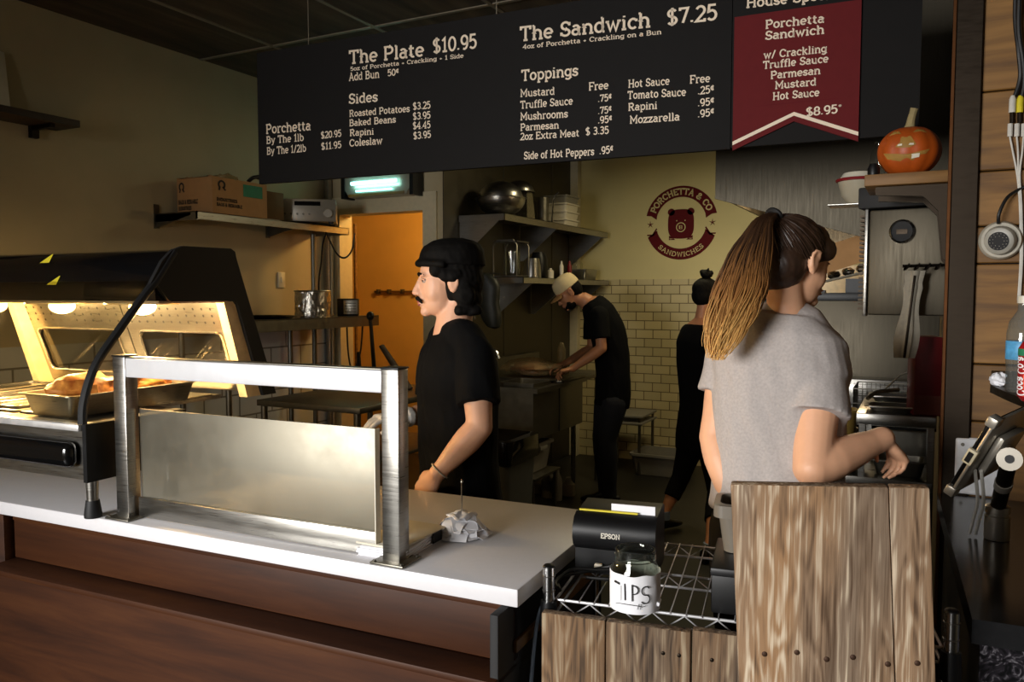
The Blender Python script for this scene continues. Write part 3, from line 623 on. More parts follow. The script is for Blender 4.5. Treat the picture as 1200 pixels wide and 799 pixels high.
L2 = [("The Sandwich", 78, 191, 688, 124, 60), ("$7.25", 765, 116, 1000, 90, 66), ("4oz of Porchetta + Crackling on a Bun", 92, 229, 740, 159, 19), ("Toppings", 85, 378, 350, 352, 46), ("Mustard", 80, 453, 240, 442, 32), ("Free", 400, 423, 492, 415, 34), ("Truffle Sauce", 80, 508, 325, 488, 32), (".75¢", 443, 478, 510, 470, 30),
      ("Mushrooms", 80, 562, 302, 548, 32), (".75¢", 443, 535, 510, 527, 30), ("Parmesan", 80, 612, 260, 600, 30), (".95¢", 443, 578, 512, 572, 30), ("2oz Extra Meat", 80, 655, 355, 637, 30), ("$ 3.35", 385, 632, 493, 625, 32), ("Side of Hot Peppers", 97, 745, 425, 725, 32), (".95¢", 450, 722, 517, 715, 32),
      ("Hot Sauce", 585, 410, 778, 395, 33), ("Free", 873, 390, 968, 383, 34), ("Tomato Sauce", 582, 463, 855, 447, 33), (".25¢", 910, 442, 990, 433, 33), ("Rapini", 585, 518, 720, 508, 32), (".95¢", 910, 498, 990, 490, 32), ("Mozzarella", 592, 578, 825, 562, 33), (".95¢", 910, 550, 990, 540, 32)]
write(mbd, (-1.9, ZB0), VB, 'lettering', L1, 3.993, 300, 20)
write(mbd, (-1.9, ZB0), VB, 'lettering', L2, 3.996, 590, 0)
for u in (-1.62, -.72, .05): MB().cyl((u + 1.9, .01, ZB1 - ZB0 - .02), (u + 1.9, .01, HC - ZB0 - .001), .0015, n=6).build('hanging_wire', 'tbar', mbd)
sbd = thing('specials_board', 'plain black hanging board behind the maroon banner at the right', 'menu board', cw(.168, VB + .002, ZB0), CA)
MB().box(0, .57, 0, .02, 0.004, ZB1 - ZB0).build('panel', 'board', sbd)
for u in (.1, .48): MB().cyl((u, .012, ZB1 - ZB0 - .02), (u, .012, HC - ZB0 - .001), .0015, n=6).build('hanging_wire', 'tbar', sbd)
q = [board_pt(x, y, VB - .008) for x, y in ((859, 18), (1007, 2), (1008.5, 165), (931, 142), (860, 177))]
zt = (q[0].z + q[1].z) / 2; u0, u1 = (q[0].x + q[4].x) / 2, (q[1].x + q[2].x) / 2; zl = (q[2].z + q[4].z) / 2; um = (u0 + u1) / 2; zm = q[3].z
bn = thing('house_special_banner', 'maroon swallow-tailed banner listing the Porchetta Sandwich under House Special', 'banner', cw(u0, VB - .008, zl), CA)
MB().prism([(0, 0), (um - u0, zm - zl), (u1 - u0, 0), (u1 - u0, zt - zl), (0, zt - zl)], 0, .006).build('cloth', 'maroon', bn)
MB().box(0, u1 - u0, 0, .006, zt - zl, ZB1 - zl).build('header_panel', 'board', bn)
mb = MB(); bw = .012; off = .018
mb.quad((0, -.0012, off), (0, -.0012, off + bw), (um - u0, -.0012, zm - zl + off + bw), (um - u0, -.0012, zm - zl + off)); mb.quad((u1 - u0, -.0012, off), (u1 - u0, -.0012, off + bw), (um - u0, -.0012, zm - zl + off + bw), (um - u0, -.0012, zm - zl + off)); mb.build('chevron_stripe', 'letter', bn, smooth=False)
mb = MB(); mb.quad((.07, -.0012, .14), (u1 - u0 - .07, -.0012, .14), (u1 - u0 - .07, -.0012, .142), (.07, -.0012, .142)); mb.build('rule_line', 'maroonp', bn, smooth=False)
L3 = [("House Special", 138, 36, 590, -13, 42), ("Porchetta", 228, 134, 503, 104, 36), ("Sandwich", 228, 186, 503, 156, 36), ("w/ Crackling", 220, 275, 515, 243, 32), ("Truffle Sauce", 217, 322, 522, 290, 32), ("Parmesan", 252, 369, 485, 345, 32), ("Mustard", 273, 416, 465, 398, 32), ("Hot Sauce", 262, 468, 480, 448, 32), ("$8.95*", 418, 543, 585, 526, 36)]
write(bn, (u0, zl), VB - .008, 'lettering', L3, 3.995, 840, 0, .085)

# ================================================================== LEFT WALL: SHELVES AND WHAT STANDS ON THEM
GL['U'] = (.84, ".14,1 .14,.34 a.42,.34,.28,.34,180,360 .7,1;.02,1 .28,1;.58,1 .82,1"); GL['L'] = (.66, ".14,0 .14,1;.02,1 .28,1;.02,0 .6,0 .6,.22"); GL['G'] = (.86, "a.44,.5,.36,.5,40,330;.75,.25 .75,.46 .5,.46")
t = thing('wall_shelf', 'dark brown wooden wall shelf high on the left wall', 'shelf', (XL, 2.15, 2.44))
MB().box(.001, .20, -.35, .53, 0, .035, .002).build('shelf_board', 'darkshelf', t)
for y in (-.2, .40): mb = MB(); mb.box(.001, .03, y - .02, y + .02, -.06, 0); mb.box(.03, .17, y - .012, y + .012, -.02, 0); mb.build('bracket', 'darkmetal', t)
t = thing('wall_plaque', 'cream picture board with a brown drawing leaning on the wooden wall shelf', 'picture', (XL + .055, 2.22, 2.476))
r = Matrix.Rotation(math.radians(-7), 3, 'Y')
MB().box(-.009, .009, -.22, .19, .002, .30, .003, rot=r, about=(0, 0, 0)).build('board', 'whiteplastic', t)
mb = MB(); pts = [(-.19, .16), (-.12, .20), (-.02, .15), (.06, .10), (.12, .11), (.10, .07), (.03, .06), (0, .01), (-.03, .06), (-.10, .10)]
mb.prism(pts, .0092, .0105, fn=lambda p, q, tt: r @ V3((tt, p, q))); mb.build('drawing', 'darkshelf', t)

SL = 2.06
t = thing('steel_wall_shelf', 'steel shelf on the left wall holding cardboard boxes and a receiver', 'shelf', (XL, 3.28, SL))
mb = MB(); mb.box(.002, .35, 0, 1.38, -.004, 0); mb.box(.342, .35, 0, 1.38, -.045, 0); mb.box(.002, .35, 0, .008, -.05, 0); mb.box(.002, .35, 1.372, 1.38, -.05, 0); mb.build('shelf_tray', 'steel', t)
for y in (-.012, .9): mb = MB(); mb.box(.001, .008, y, y + .035, -.09, .055); mb.prism([(.008, -.006), (.30, -.006), (.30, -.02), (.008, -.085)], y + .012, y + .018, 'y'); mb.build('bracket', 'steeld', t)
def carton(name, label, loc, w, d, h, mat='cardboard', open_top=True):
    t = thing(name, label, 'box', loc)
    mb = MB(); k = .006; rnd = random.Random(int(w * 1000))
    if open_top:
        mb.box(0, w, 0, d, 0, k); mb.box(0, k, 0, d, k, h); mb.box(w - k, w, 0, d, k, h); mb.box(k, w - k, d - k, d, k, h); mb.box(k, w - k, 0, k, k, h)
        n = 14
        for (a, b, yy) in ((0, w, 0),):  # torn upper edge
            top = [(a + (b - a) * i / n, h + rnd.uniform(-.002, .010)) for i in range(n + 1)]
            mb.prism([(a, h)] + top + [(b, h)], yy, yy + k, 'y')
    else: mb.box(0, w, 0, d, 0, h, .004)
    mb.build('carton', mat, t); return t
b1 = carton('cardboard_box', 'open cardboard box with black print on the left steel wall shelf', (XL + .05, 3.40, SL + .001), .30, .44, .215)
def flat_text(parent, name, s, org, xd, zd, h, width, mat, wt=.09): m = MB(); text_into(m, s, V3(org), V3(xd), V3(zd), h, width, wt); return m.build(name, mat, parent, smooth=False)
flat_text(b1, 'print', "BAGS & RESUABLE", (.012, -.0012, .062), (1, 0, 0), (0, 0, 1), .022, .165, 'cardprint', .13)
flat_text(b1, 'print', "INDUSTRIES", (.012, -.0012, .026), (1, 0, 0), (0, 0, 1), .020, .11, 'cardprint', .13)
flat_text(b1, 'print', "INDUSTRIES", (.3012, .03, .075), (0, 1, 0), (0, 0, 1), .017, .16, 'cardprint', .12)
flat_text(b1, 'print', "BAGS & RESUABLE", (.3012, .03, .045), (0, 1, 0), (0, 0, 1), .017, .20, 'cardprint', .12)
for fn in (lambda a, b: V3((.04 + a, -.0012, .165 + b)), lambda a, b: V3((.3012, .07 + a * 1.3, .172 + b))):
    mb = MB()
    for q in ribbon(arc2(0, 0, .018, .022, -60, 240, 10), .0055): mb.quad(*[fn(p[0], p[1]) for p in q])
    for q in ribbon([(.006, -.012), (.022, -.032)], .005): mb.quad(*[fn(p[0], p[1]) for p in q])
    for q in ribbon([(-.012, -.018), (-.016, -.034)], .005): mb.quad(*[fn(p[0], p[1]) for p in q])
    mb.build('print', 'cardprint', b1, smooth=False)
MB().box(.3005, .302, .24, .40, .12, .195).build('green_label', 'greenlabel', b1)
mb = MB(); lump(mb, (0, 0, 0), (.09, .13, .055), 5, .5, 20, 14); one('plastic_wrap', mb, 'plasticbag', 'crumpled clear plastic sticking out of the open cardboard box', 'plastic wrap', (XL + .20, 3.62, SL + .20))
mb = MB(); mb.tube(spline([(0, -.06, 0), (.02, -.03, .03), (.02, .03, .035), (0, .07, .01)], 5), [.012] * 8 + [.016] * 8, 8); mb.tube([(0, -.06, 0), (.02, -.09, -.02)], .007, 8); one('hand_tool', mb, 'blackplastic', 'small black tool lying on top of the open cardboard box', 'tool', (XL + .30, 3.79, SL + .225))
carton('cardboard_box', 'plain dark cardboard box between the printed box and the receiver', (XL + .04, 3.845, SL + .001), .27, .19, .185, 'darkcard' if 'darkcard' in M else 'cardboard', False)
one('paper_sheet', MB().box(0, .09, 0, .34, 0, .002), 'whiteplastic', 'sheet of pale paper lying along the edge of the steel wall shelf', 'paper', (XL + .252, 3.62, SL + .0008))
# silver receiver on its wooden support
rp = V3((-3.87, 4.325, SL + .001))
t = thing('audio_receiver', 'silver audio receiver on the end of the steel wall shelf', 'receiver', rp, math.radians(38))
t.scale = (1.15, 1.15, 1.15)
MB().box(-.19, .19, -.13, .15, .012, .145, .004).build('case', 'silver', t)
MB().box(-.19, .19, -.137, -.13, .014, .143, .002).build('front_plate', 'silver', t)
MB().box(-.05, .10, -.1385, -.137, .105, .13).build('display', 'blackgloss', t)
mb = MB(); mb.cyl((.145, -.137, .06), (.145, -.158, .06), .024, n=20); mb.build('volume_knob', 'silver', t)
for k in range(6): MB().cyl((-.14 + k * .035, -.137, .055), (-.14 + k * .035, -.143, .055), .006, n=10).build('button', 'steeld', t)
for a, b in ((-.16, -.1), (.16, -.1), (-.16, .12), (.16, .12)): MB().cyl((a, b, 0), (a, b, .013), .016, n=12).build('foot', 'rubber', t)
# lower shelving with plates, foil pot
SZ = 1.42
t = thing('steel_shelf_unit', 'grey steel shelf on posts in front of the left wall tiles', 'shelf', (XL, 3.3, 0))
mb = MB(); mb.box(.015, .55, -.02, 1.44, SZ - .004, SZ); mb.box(.535, .55, -.02, 1.44, SZ - .072, SZ + .002); mb.box(.015, .55, -.02, -.01, SZ - .05, SZ); mb.build('shelf_top', 'steeld', t)
for (x, y, z1) in ((.20, 1.14, 2.005), (.08, 1.02, SZ - .004), (.08, .08, SZ - .004), (.47, .08, SZ - .004)): MB().cyl((x, y, .001), (x, y, z1), .018, n=12).build('post', 'steeld', t)
def stack_plate(z, k):
    return MB().lathe([(.0, 0), (.11, 0), (.155, .008), (.16, .012), (.155, .011), (.108, .004), (0, .003)], n=32)
pl = None
for k in range(5):
    loc = (XL + .36, 3.42, SZ + .001 + k * .0125)
    lab = ['black plate at the bottom of the stack on the lower left shelf', 'second black plate from the bottom of the shelf stack', 'middle black plate of the shelf stack', 'second black plate from the top of the shelf stack', 'topmost black plate of the stack on the lower left shelf'][k]
    if pl is None: pl = one('black_plate', stack_plate(0, 0), 'blackgloss', lab, 'plate', loc, 0, 'black plates on the shelf')
    else: pl = dup(pl, loc, None, lab)
one('serving_tray', MB().lathe([(.0, 0), (.15, 0), (.17, .02), (.174, .02), (.152, .002), (0, .002)], n=32), 'blackgloss', 'flat black round tray in front of the foil pot', 'tray', (XL + .38, 3.80, SZ + .001))
t = thing('foil_pot', 'round pot wrapped in crumpled foil on the lower left shelf', 'pot', (XL + .40, 4.20, SZ + .001))
mb = MB(); n = 90; rings = []
for z in [.0, .002] + [.015 * i for i in range(1, 12)] + [.178, .18]:
    rings.append([V3(((.118 + .008 * noise.noise(V3((a * 9, z * 60, 1)))) * math.cos(a), (.118 + .008 * noise.noise(V3((a * 9, z * 60, 1)))) * math.sin(a), z)) for a in [2 * PI * j / n for j in range(n)]])
mb.loft(rings); mb.build('foil_wrap', 'foil', t)
MB().tube([(.121 * math.cos(a), .121 * math.sin(a), .178) for a in [2 * PI * j / 36 for j in range(36)]], .005, 8, closed=True).build('rim', 'steel', t)
t = thing('digital_timer', 'small box-shaped kitchen timer on the shelf beside the foil pot', 'timer', (XL + .44, 4.53, SZ + .001), math.radians(30))
MB().box(-.075, .075, -.035, .035, 0, .125, .006).build('case', 'blackplastic', t); MB().box(-.03, .072, -.037, -.035, .015, .115, .002).build('face_plate', 'silver', t)
mb = MB()
for k in range(4): mb.box(-.02, .06, -.0385, -.037, .03 + k * .02, .034 + k * .02)
mb.build('markings', 'cardprint', t)
t = thing('light_switch', 'small white switch on the left wall above the foil pot', 'switch', (XL + .001, 4.32, 1.68))
MB().box(0, .012, -.035, .035, -.055, .055, .004).build('plate', 'whiteplastic', t); MB().box(.012, .017, -.012, .012, -.02, .02, .002).build('rocker', 'whiteplastic', t)
t = thing('conduit_pole', 'grey steel pole rising from floor to ceiling beside the orange doorway', 'pole', (-4.055, 4.79, 0))
MB().box(-.022, .022, -.022, .022, .001, HC - .008, .003).build('pole', 'steel', t); MB().box(.026, .04, -.01, .01, .001, 2.05, .002).build('side_channel', 'casing', t)
for k, pts in enumerate(([(-3.80, 4.50, 2.07), (-3.84, 4.48, 1.95), (-3.88, 4.50, 1.80), (-3.90, 4.50, 1.70), (-3.92, 4.52, 1.58), (-3.90, 4.55, 1.43)], [(-3.80, 4.45, 2.04), (-3.76, 4.52, 1.88), (-3.73, 4.58, 1.84), (-3.71, 4.64, 1.90), (-3.70, 4.66, 2.02)], [(-3.75, 4.62, 1.412), (-3.74, 4.62, 1.15), (-3.70, 4.62, 1.02), (-3.63, 4.62, 1.15), (-3.60, 4.62, 1.412)])):
    one('power_cable', MB().tube(spline(pts, 8), .0065, 6), 'cable', ['black cable hanging from the receiver down past the foil pot', 'black cable looping below the receiver', 'black cable looping below the lower shelf near the doorway'][k], 'cable')
# ================================================================== PASSAGE AND DOORWAY
for k, (px, top, bot) in enumerate(((409, 262, 470), (416, 262, 470))):
    a = at_y(px, top, 5.6); b = at_y(px, bot, 5.6)
    one('wooden_pole', MB().cyl((0, 0, 0), (0, 0, a.z), .014, n=10), 'pine', ['left of two wooden poles standing in the orange passage', 'right of two wooden poles standing in the orange passage'][k], 'pole', (a.x, 5.6, .0))
a = at_y(425, 341, 5.9)
t = thing('tool_rail', 'short brass coloured rail holding tools on the orange passage wall', 'rail', (a.x, 6.5, 1.60))
MB().box(-.30, .34, -.035, -.02, -.008, .012, .003).build('bar', 'pine', t)
for x in (-.25, -.12, .04, .2): MB().box(x - .012, x + .012, -.05, 0, -.02, .025, .003).build('clip', 'steeld', t)
for k, (x0, y0, x1, y1, rr, lab) in enumerate(((434, 372, 437, 436, .018, 'black upright handle of a tool behind the steel guard rail'), (447, 405, 462, 440, .03, 'dark leaning paddle behind the steel guard rail'), (420, 412, 421, 440, .02, 'short dark bottle neck showing above the guard rail'))):
    a = at_y(x0, y0, 4.2); b = at_y(x1, 560, 4.2); b.z = .969; b.x = a.x + (at_y(x1, y1, 4.2).x - a.x) * 2.2
    mb = MB(); mb.tube([a, a.lerp(b, .5), b], [rr * .8, rr, rr], 10, flat=.6)
    if k == 0: mb.ell(a + V3((0, 0, .01)), (.026, .026, .03))
    one('kitchen_tool', mb, 'blackplastic' if k != 1 else 'darkshelf', lab, 'tool')
t = thing('back_counter', 'dark steel prep counter in front of the orange doorway', 'counter', (-2.98, 3.75, 0))
mb = MB(); mb.box(-.45, .30, -.35, .72, .93, .965, .004); mb.build('top', 'steeld', t)
for x, y in ((-.42, -.32), (.26, -.32), (-.42, .68), (.26, .68)): MB().cyl((x, y, .001), (x, y, .93), .02, n=12).build('leg', 'steeld', t)
MB().box(-.44, .28, -.33, .70, .62, .64, .003).build('lower_shelf', 'steeld', t)
a = at_y(442, 208, 4.70)
t = thing('insect_trap', 'wall-mounted insect light trap with glowing blue-green tubes above the doorway', 'insect trap', (a.x - .02, 4.825, 2.34))
mb = MB(); mb.prism([(-.27, .0), (-.23, -.055), (.27, -.055), (.31, .0), (.31, .11), (-.27, .11)], -.13, -.005, 'y'); mb.build('housing', 'silver', t)
for s, x in ((-1, -.285), (1, .325)): MB().prism([(-.06, -.06), (.06, -.06), (.06, .12), (-.06, .12)], x - .015, x + .015, fn=lambda p, q, tt: V3((tt, -.075 + p * 1.1, q))).build('end_cap', 'blackplastic', t)
for z, s in ((.045, 1), (-.012, .8)): MB().cyl((-.20 * s, -.142, z), (.20 * s, -.142, z), .014 if s == 1 else .008, n=12).build('tube', 'tube', t)
MB().box(-.24, .26, -.132, -.130, -.05, -.03).build('front_strip', 'pine', t)
lamp('insect_trap_light', 'AREA', (a.x - .02, 4.66, 2.38), .5, (.45, 1, .9), (PI / 2, 0, 0), .4, .05)
# ================================================================== STEEL WALL: SHELVES, UTENSILS
ZS = 2.155
def bracket_shelf(name, label, y0, y1, z, d, brs, lip=.05):
    t = thing(name, label, 'shelf', (XS, y0, z))
    mb = MB(); L = y1 - y0; x0 = .005
    mb.box(x0, d, 0, L, -.004, 0); mb.box(d - .006, d, 0, L, -lip, 0); mb.box(x0, d, 0, .006, -lip, 0); mb.box(x0, d, L - .006, L, -lip, 0); mb.build('shelf_tray', 'steel', t)
    for y in brs: MB().prism([(x0, -.006), (d - .03, -.006), (d - .03, -.03), (x0 + .03, -.30), (x0, -.30)], y - .003, y + .003, 'y').build('bracket', 'steel', t)
    return t
bracket_shelf('steel_wall_shelf', 'upper steel shelf on the kitchen wall holding mixing bowls', 5.03, 7.12, ZS, .385, (.015, 1.0, 2.05))
bracket_shelf('steel_wall_shelf', 'lower steel shelf on the kitchen wall above the sink', 5.30, 7.12, 1.705, .40, (.25, .95, 1.75), .045)
def bowl(r, h, inv=False, t=.003):
    p = [(r * math.sin(a) if a < PI / 2 else r, h * (1 - math.cos(a))) for a in [i * PI / 2 / 10 for i in range(11)]]
    prof = [(max(.0001, x), z) for x, z in p] + [(r + .010, h), (r + .010, h + .003), (r - t, h + .003)] + [(max(.0001, x - t), z + t) for x, z in p[::-1][1:]]
    if inv: prof = [(x, h + .003 - z) for x, z in prof]
    return MB().lathe(prof, n=40)
one('mixing_bowl', bowl(.185, .135), 'steel', 'lower upright steel mixing bowl on the upper kitchen shelf', 'bowl', (XS + .21, 5.30, ZS + .001), 0, 'mixing bowls')
one('mixing_bowl', bowl(.165, .12, True), 'steel', 'upturned steel mixing bowl lying on another bowl on the upper shelf', 'bowl', (XS + .21, 5.30, ZS + .143), 0, 'mixing bowls')
one('mixing_bowl', bowl(.12, .09, True), 'steel', 'small upturned steel bowl behind the two large mixing bowls', 'bowl', (XS + .17, 5.68, ZS + .23))
t = thing('box_grater', 'steel box grater beside the mixing bowls on the upper shelf', 'grater', (XS + .22, 5.69, ZS + .001))
MB().loft([[V3((sx * w, sy * d, z)) for sx, sy in ((1, 1), (-1, 1), (-1, -1), (1, -1))] for w, d, z in ((.055, .075, 0), (.04, .05, .225), (.03, .04, .2285))]).build('body', 'foil', t)
one('steel_canister', MB().lathe([(0, 0), (.05, 0), (.052, .21), (.048, .212), (.046, .01), (0, .006)], n=24), 'steeld', 'tall dull steel canister on the upper kitchen shelf beside the grater', 'canister', (XS + .25, 5.95, ZS + .001))
one('tongs', MB().tube(spline([(-.02, 0, 0), (-.015, 0, .12), (0, 0, .23), (.03, .02, .275)], 6), .007, 8), 'chrome', 'shiny tongs leaning upright beside the white tubs on the upper shelf', 'tongs', (XS + .27, 6.14, ZS + .001))
for k in range(4):
    t = thing('plastic_tub', ['bottom white plastic tub of the stack on the upper kitchen shelf', 'second white plastic tub from the bottom of the shelf stack', 'third white plastic tub from the bottom of the shelf stack', 'topmost grey white plastic tub of the shelf stack'][k], 'tub', (XS + .21, 6.42, ZS + .001 + k * .068), 0, 'plastic tubs on the shelf')
    mb = MB(); rr = lambda w, d, z: [V3((x * 1.0, y, z)) for x, y in arc2(w - .02, d - .02, .02, .02, 0, 90, 4) + arc2(-w + .02, d - .02, .02, .02, 90, 180, 4) + arc2(-w + .02, -d + .02, .02, .02, 180, 270, 4) + arc2(w - .02, -d + .02, .02, .02, 270, 360, 4)]
    mb.loft([rr(.10, .13, 0), rr(.11, .14, .055), rr(.118, .148, .055), rr(.118, .148, .066)]); mb.build('body', 'whiteplastic' if k < 3 else 'greyplastic', t)
# lower shelf contents
L2Z = 1.706
t = thing('wire_rack', 'wire drying rack standing at the near end of the lower kitchen shelf', 'rack', (XS + .22, 5.42, L2Z))
for y in (-.07, .13): MB().tube([(-.1, y, .006), (-.1, y, .24), (-.07, y, .28), (.07, y, .28), (.1, y, .24), (.1, y, .006), (-.1, y, .006)], .006, 6).build('frame', 'steeld', t)
for z in (.01, .27): MB().tube([(-.1, -.07, z), (.1, -.07, z), (.1, .13, z), (-.1, .13, z)], .005, 6, closed=True).build('crossbar', 'steeld', t)
one('glass_jug', MB().lathe([(0, 0), (.055, 0), (.06, .02), (.06, .18), (.056, .185), (.054, .02), (0, .008)], n=24), 'glass', 'clear straight-sided jug inside the wire drying rack', 'jug', (XS + .23, 5.45, L2Z + .016))
one('steel_pitcher', MB().lathe([(0, 0), (.072, 0), (.066, .10), (.055, .155), (.052, .155), (.062, .10), (.068, .006), (0, .004)], n=28), 'steel', 'steel pitcher on the lower kitchen shelf beside the wire rack', 'pitcher', (XS + .27, 5.72, L2Z))
one('coffee_canister', MB().lathe([(0, 0), (.075, 0), (.08, .06), (.07, .17), (.05, .22), (0, .225)], n=24), 'blackplastic', 'black lidded pot behind the bottles on the lower kitchen shelf', 'pot', (XS + .17, 6.05, L2Z))
for k, (x, y, r, h, mt, lab) in enumerate(((.31, 5.98, .028, .085, 'whiteplastic', 'short yellowish jar on the lower kitchen shelf'), (.33, 6.16, .018, .15, 'whiteplastic', 'slim white bottle on the lower kitchen shelf'), (.30, 6.4, .02, .16, 'redbox', 'red squeeze bottle on the lower kitchen shelf'), (.28, 6.62, .05, .2, 'glass', 'clear tall jar at the far part of the lower kitchen shelf'))):
    one('bottle', MB().lathe([(0, 0), (r, 0), (r, h * .72), (r * .5, h * .85), (r * .45, h), (0, h)], n=16), mt, lab, 'bottle', (XS + x, y, L2Z))
pan('steel_pan', 'steel pan lying at the far end of the lower kitchen shelf', .2, .3, .1, (XS + .2, 6.93, L2Z), 0)
# dark kidney shaped bag hanging behind the man
a = at_y(570, 325, 4.98)
t = thing('hanging_bag', 'dark curved bag with a pale rim hanging behind the man at the steel wall', 'bag', (a.x, 4.98, 1.33))
mb = MB(); rings = []
for z, cx, rx in ((0, .07, .012), (.015, .06, .05), (.06, .045, .075), (.12, .03, .085), (.18, .02, .08), (.24, .02, .085), (.30, .015, .095), (.35, .0, .085), (.385, -.01, .055), (.40, -.012, .01)):
    rings.append([V3((cx + rx * math.cos(q), .05 * math.sin(q) * min(1, rx / .06), z)) for q in [2 * PI * j / 20 for j in range(20)]])
mb.loft(rings); mb.build('body', pmat('dark_vinyl', (34, 36, 30), .5, var=.2), t)
MB().tube(spline([(-.085, -.045, .37), (-.055, -.055, .33), (-.05, -.055, .25), (-.075, -.055, .16), (-.06, -.055, .07)], 6), .005, 8).build('piping', 'chrome', t)
MB().tube([(-.01, 0, .395), (-.02, .15, .40), (-.06, .32, .40)], .006, 8).build('strap', 'blackplastic', t)
# ================================================================== SINK
ZK = .93
sk = thing('steel_sink', 'stainless steel sink unit on legs in front of the man in the cap', 'sink', (XS, 5.2, 0))
mb = MB(); mb.box(.012, .70, .55, 1.12, ZK - .03, ZK, .004); mb.box(.012, .05, -.35, 1.12, ZK - .03, ZK + .14); mb.box(.012, .73, -.35, -.32, ZK - .03, ZK); mb.box(.012, .08, -.32, .55, ZK - .03, ZK); mb.box(.66, .73, -.32, .55, ZK - .03, ZK); mb.box(.08, .66, .10, .14, ZK - .03, ZK); mb.build('rim', 'steeld', sk)
for y0, y1 in ((-.33, .10), (.12, .56)):
    mb = MB(); mb.box(.075, .69, y0, y1, ZK - .36, ZK - .34); mb.box(.075, .085, y0, y1, ZK - .34, ZK - .02); mb.box(.68, .69, y0, y1, ZK - .34, ZK - .02); mb.box(.085, .68, y0, y0 + .01, ZK - .34, ZK - .02); mb.box(.085, .68, y1 - .01, y1, ZK - .34, ZK - .02); mb.build('basin', 'steeld', sk)
for x, y in ((.64, -.28), (.64, .5), (.10, -.28), (.10, .5), (.62, 1.06)): MB().cyl((x, y, .001), (x, y, ZK - .3 if y < 1 else ZK - .03), .02, n=12).build('leg', 'steel', sk)
mb = MB(); mb.cyl((.03, -.05, ZK + .14), (.03, -.05, ZK + .2), .016, n=12); mb.tube(spline([(.03, -.05, ZK + .19), (.10, -.03, ZK + .24), (.22, -.02, ZK + .23), (.26, -.02, ZK + .17)], 6), .010, 8); mb.build('faucet', 'chrome', sk)
for y in (-.12, .02): MB().lathe([(0, .14), (.012, .14), (.02, .17), (.012, .2), (0, .205)], (.05, y, ZK), 12).build('tap_handle', 'chrome', sk)
t = thing('cutting_board', 'pale cutting board laid across the sink under the bagged meat', 'board', (XS + .40, 5.52, ZK + .001))
MB().box(-.31, .32, -.23, .24, 0, .018, .004).build('board', 'steeld', t)
mb = MB(); lump(mb, (0, 0, 0), (.24, .17, .06), 11, .35, 28, 18); one('plastic_bag', mb, 'plasticbag', 'clear plastic bag around raw meat on the sink board', 'bag', (XS + .36, 5.50, ZK + .085))
mb = MB(); lump(mb, (0, 0, 0), (.17, .12, .05), 4, .3); one('raw_meat', mb, pmat('raw_meat', (206, 150, 118), .35, var=.25, scale=20), 'pale raw meat inside the clear plastic bag', 'meat', (XS + .36, 5.50, ZK + .078))
mb = MB(); mb.loft([[V3((x * r, y * r, z)) for x, y in [(math.cos(q), math.sin(q)) for q in [2 * PI * j / 14 for j in range(14)]]] for r, z in ((.07, 0), (.055, .06), (.03, .12), (.035, .19), (.012, .25))]); one('plastic_sleeve', mb, 'plasticbag', 'twisted upright plastic sleeve standing beside the bagged meat', 'bag', (XS + .53, 5.71, ZK + .02))
for k, (x, y, lab) in enumerate(((.45, -.10, 'left steel tub in the near sink basin'), (.30, -.10, 'right steel tub in the near sink basin'))):
    pass
pan('prep_pan', 'deep pale steel pan with a bright rim in the near sink basin', .26, .30, .18, (XS + .55, 5.06, ZK - .15), 0, 'steeld')
# bins and tubs under and beside the sink
def tub(name, label, loc, w, d, h, mat, rz=0, cat='tub', k=.86, lip=.018):
    t = thing(name, label, cat, loc, rz); mb = MB()
    rr = lambda a, b, z, r=.03: [V3((x, y, z)) for x, y in arc2(a - r, b - r, r, r, 0, 90, 4) + arc2(-a + r, b - r, r, r, 90, 180, 4) + arc2(-a + r, -b + r, r, r, 180, 270, 4) + arc2(a - r, -b + r, r, r, 270, 360, 4)]
    a, b = w / 2, d / 2
    mb.loft([rr(a * k, b * k, 0), rr(a * .97, b * .97, h * .93)]); 
    mb2 = MB(); mb2.loft([rr(a * k, b * k, 0), rr(a * k + .004, b * k + .004, .004), rr(a, b, h - .02), rr(a + lip, b + lip, h - .02, .04), rr(a + lip, b + lip, h, .04), rr(a - .006, b - .006, h), rr(a * k - .002, b * k - .002, .008)])
    mb.bm.free(); mb2.build('body', mat, t)
    for s in (-1, 1): MB().box(s * (a + lip) - .012, s * (a + lip) + .012, -.06, .06, h - .05, h - .018, .006).build('handle', mat, t)
    return t
tub('bus_tub', 'grey plastic bus tub on the floor against the cream tiled wall', (-1.99, 6.78, .001), .48, .38, .19, 'greyplastic')
tub('bus_tub', 'grey plastic tub under the sink beside the waste bin', (-2.62, 5.12, .30), .42, .40, .21, 'greyplastic')
t = thing('tub_stand', 'low steel shelf under the sink carrying a grey tub', 'shelf', (-2.62, 5.12, 0))
mb = MB(); mb.box(-.26, .27, -.22, .22, .28, .298, .003); mb.build('top', 'steeld', t)
for x, y in ((-.23, -.19), (.24, -.19), (-.23, .19), (.24, .19)): MB().cyl((x, y, .001), (x, y, .28), .012, n=8).build('leg', 'steeld', t)
wb = thing('waste_bin', 'dark grey waste bin lined with a black bag behind the counter', 'bin', (-2.36, 4.32, .001))
mb = MB(); rr = lambda a, b, z, r=.05: [V3((x, y, z)) for x, y in arc2(a - r, b - r, r, r, 0, 90, 4) + arc2(-a + r, b - r, r, r, 90, 180, 4) + arc2(-a + r, -b + r, r, r, 180, 270, 4) + arc2(a - r, -b + r, r, r, 270, 360, 4)]
mb.loft([rr(.18, .18, 0), rr(.21, .21, .68), rr(.20, .20, .68), rr(.17, .17, .02)]); mb.build('body', pmat('bin_grey', (74, 76, 74), .5, var=.08), wb)
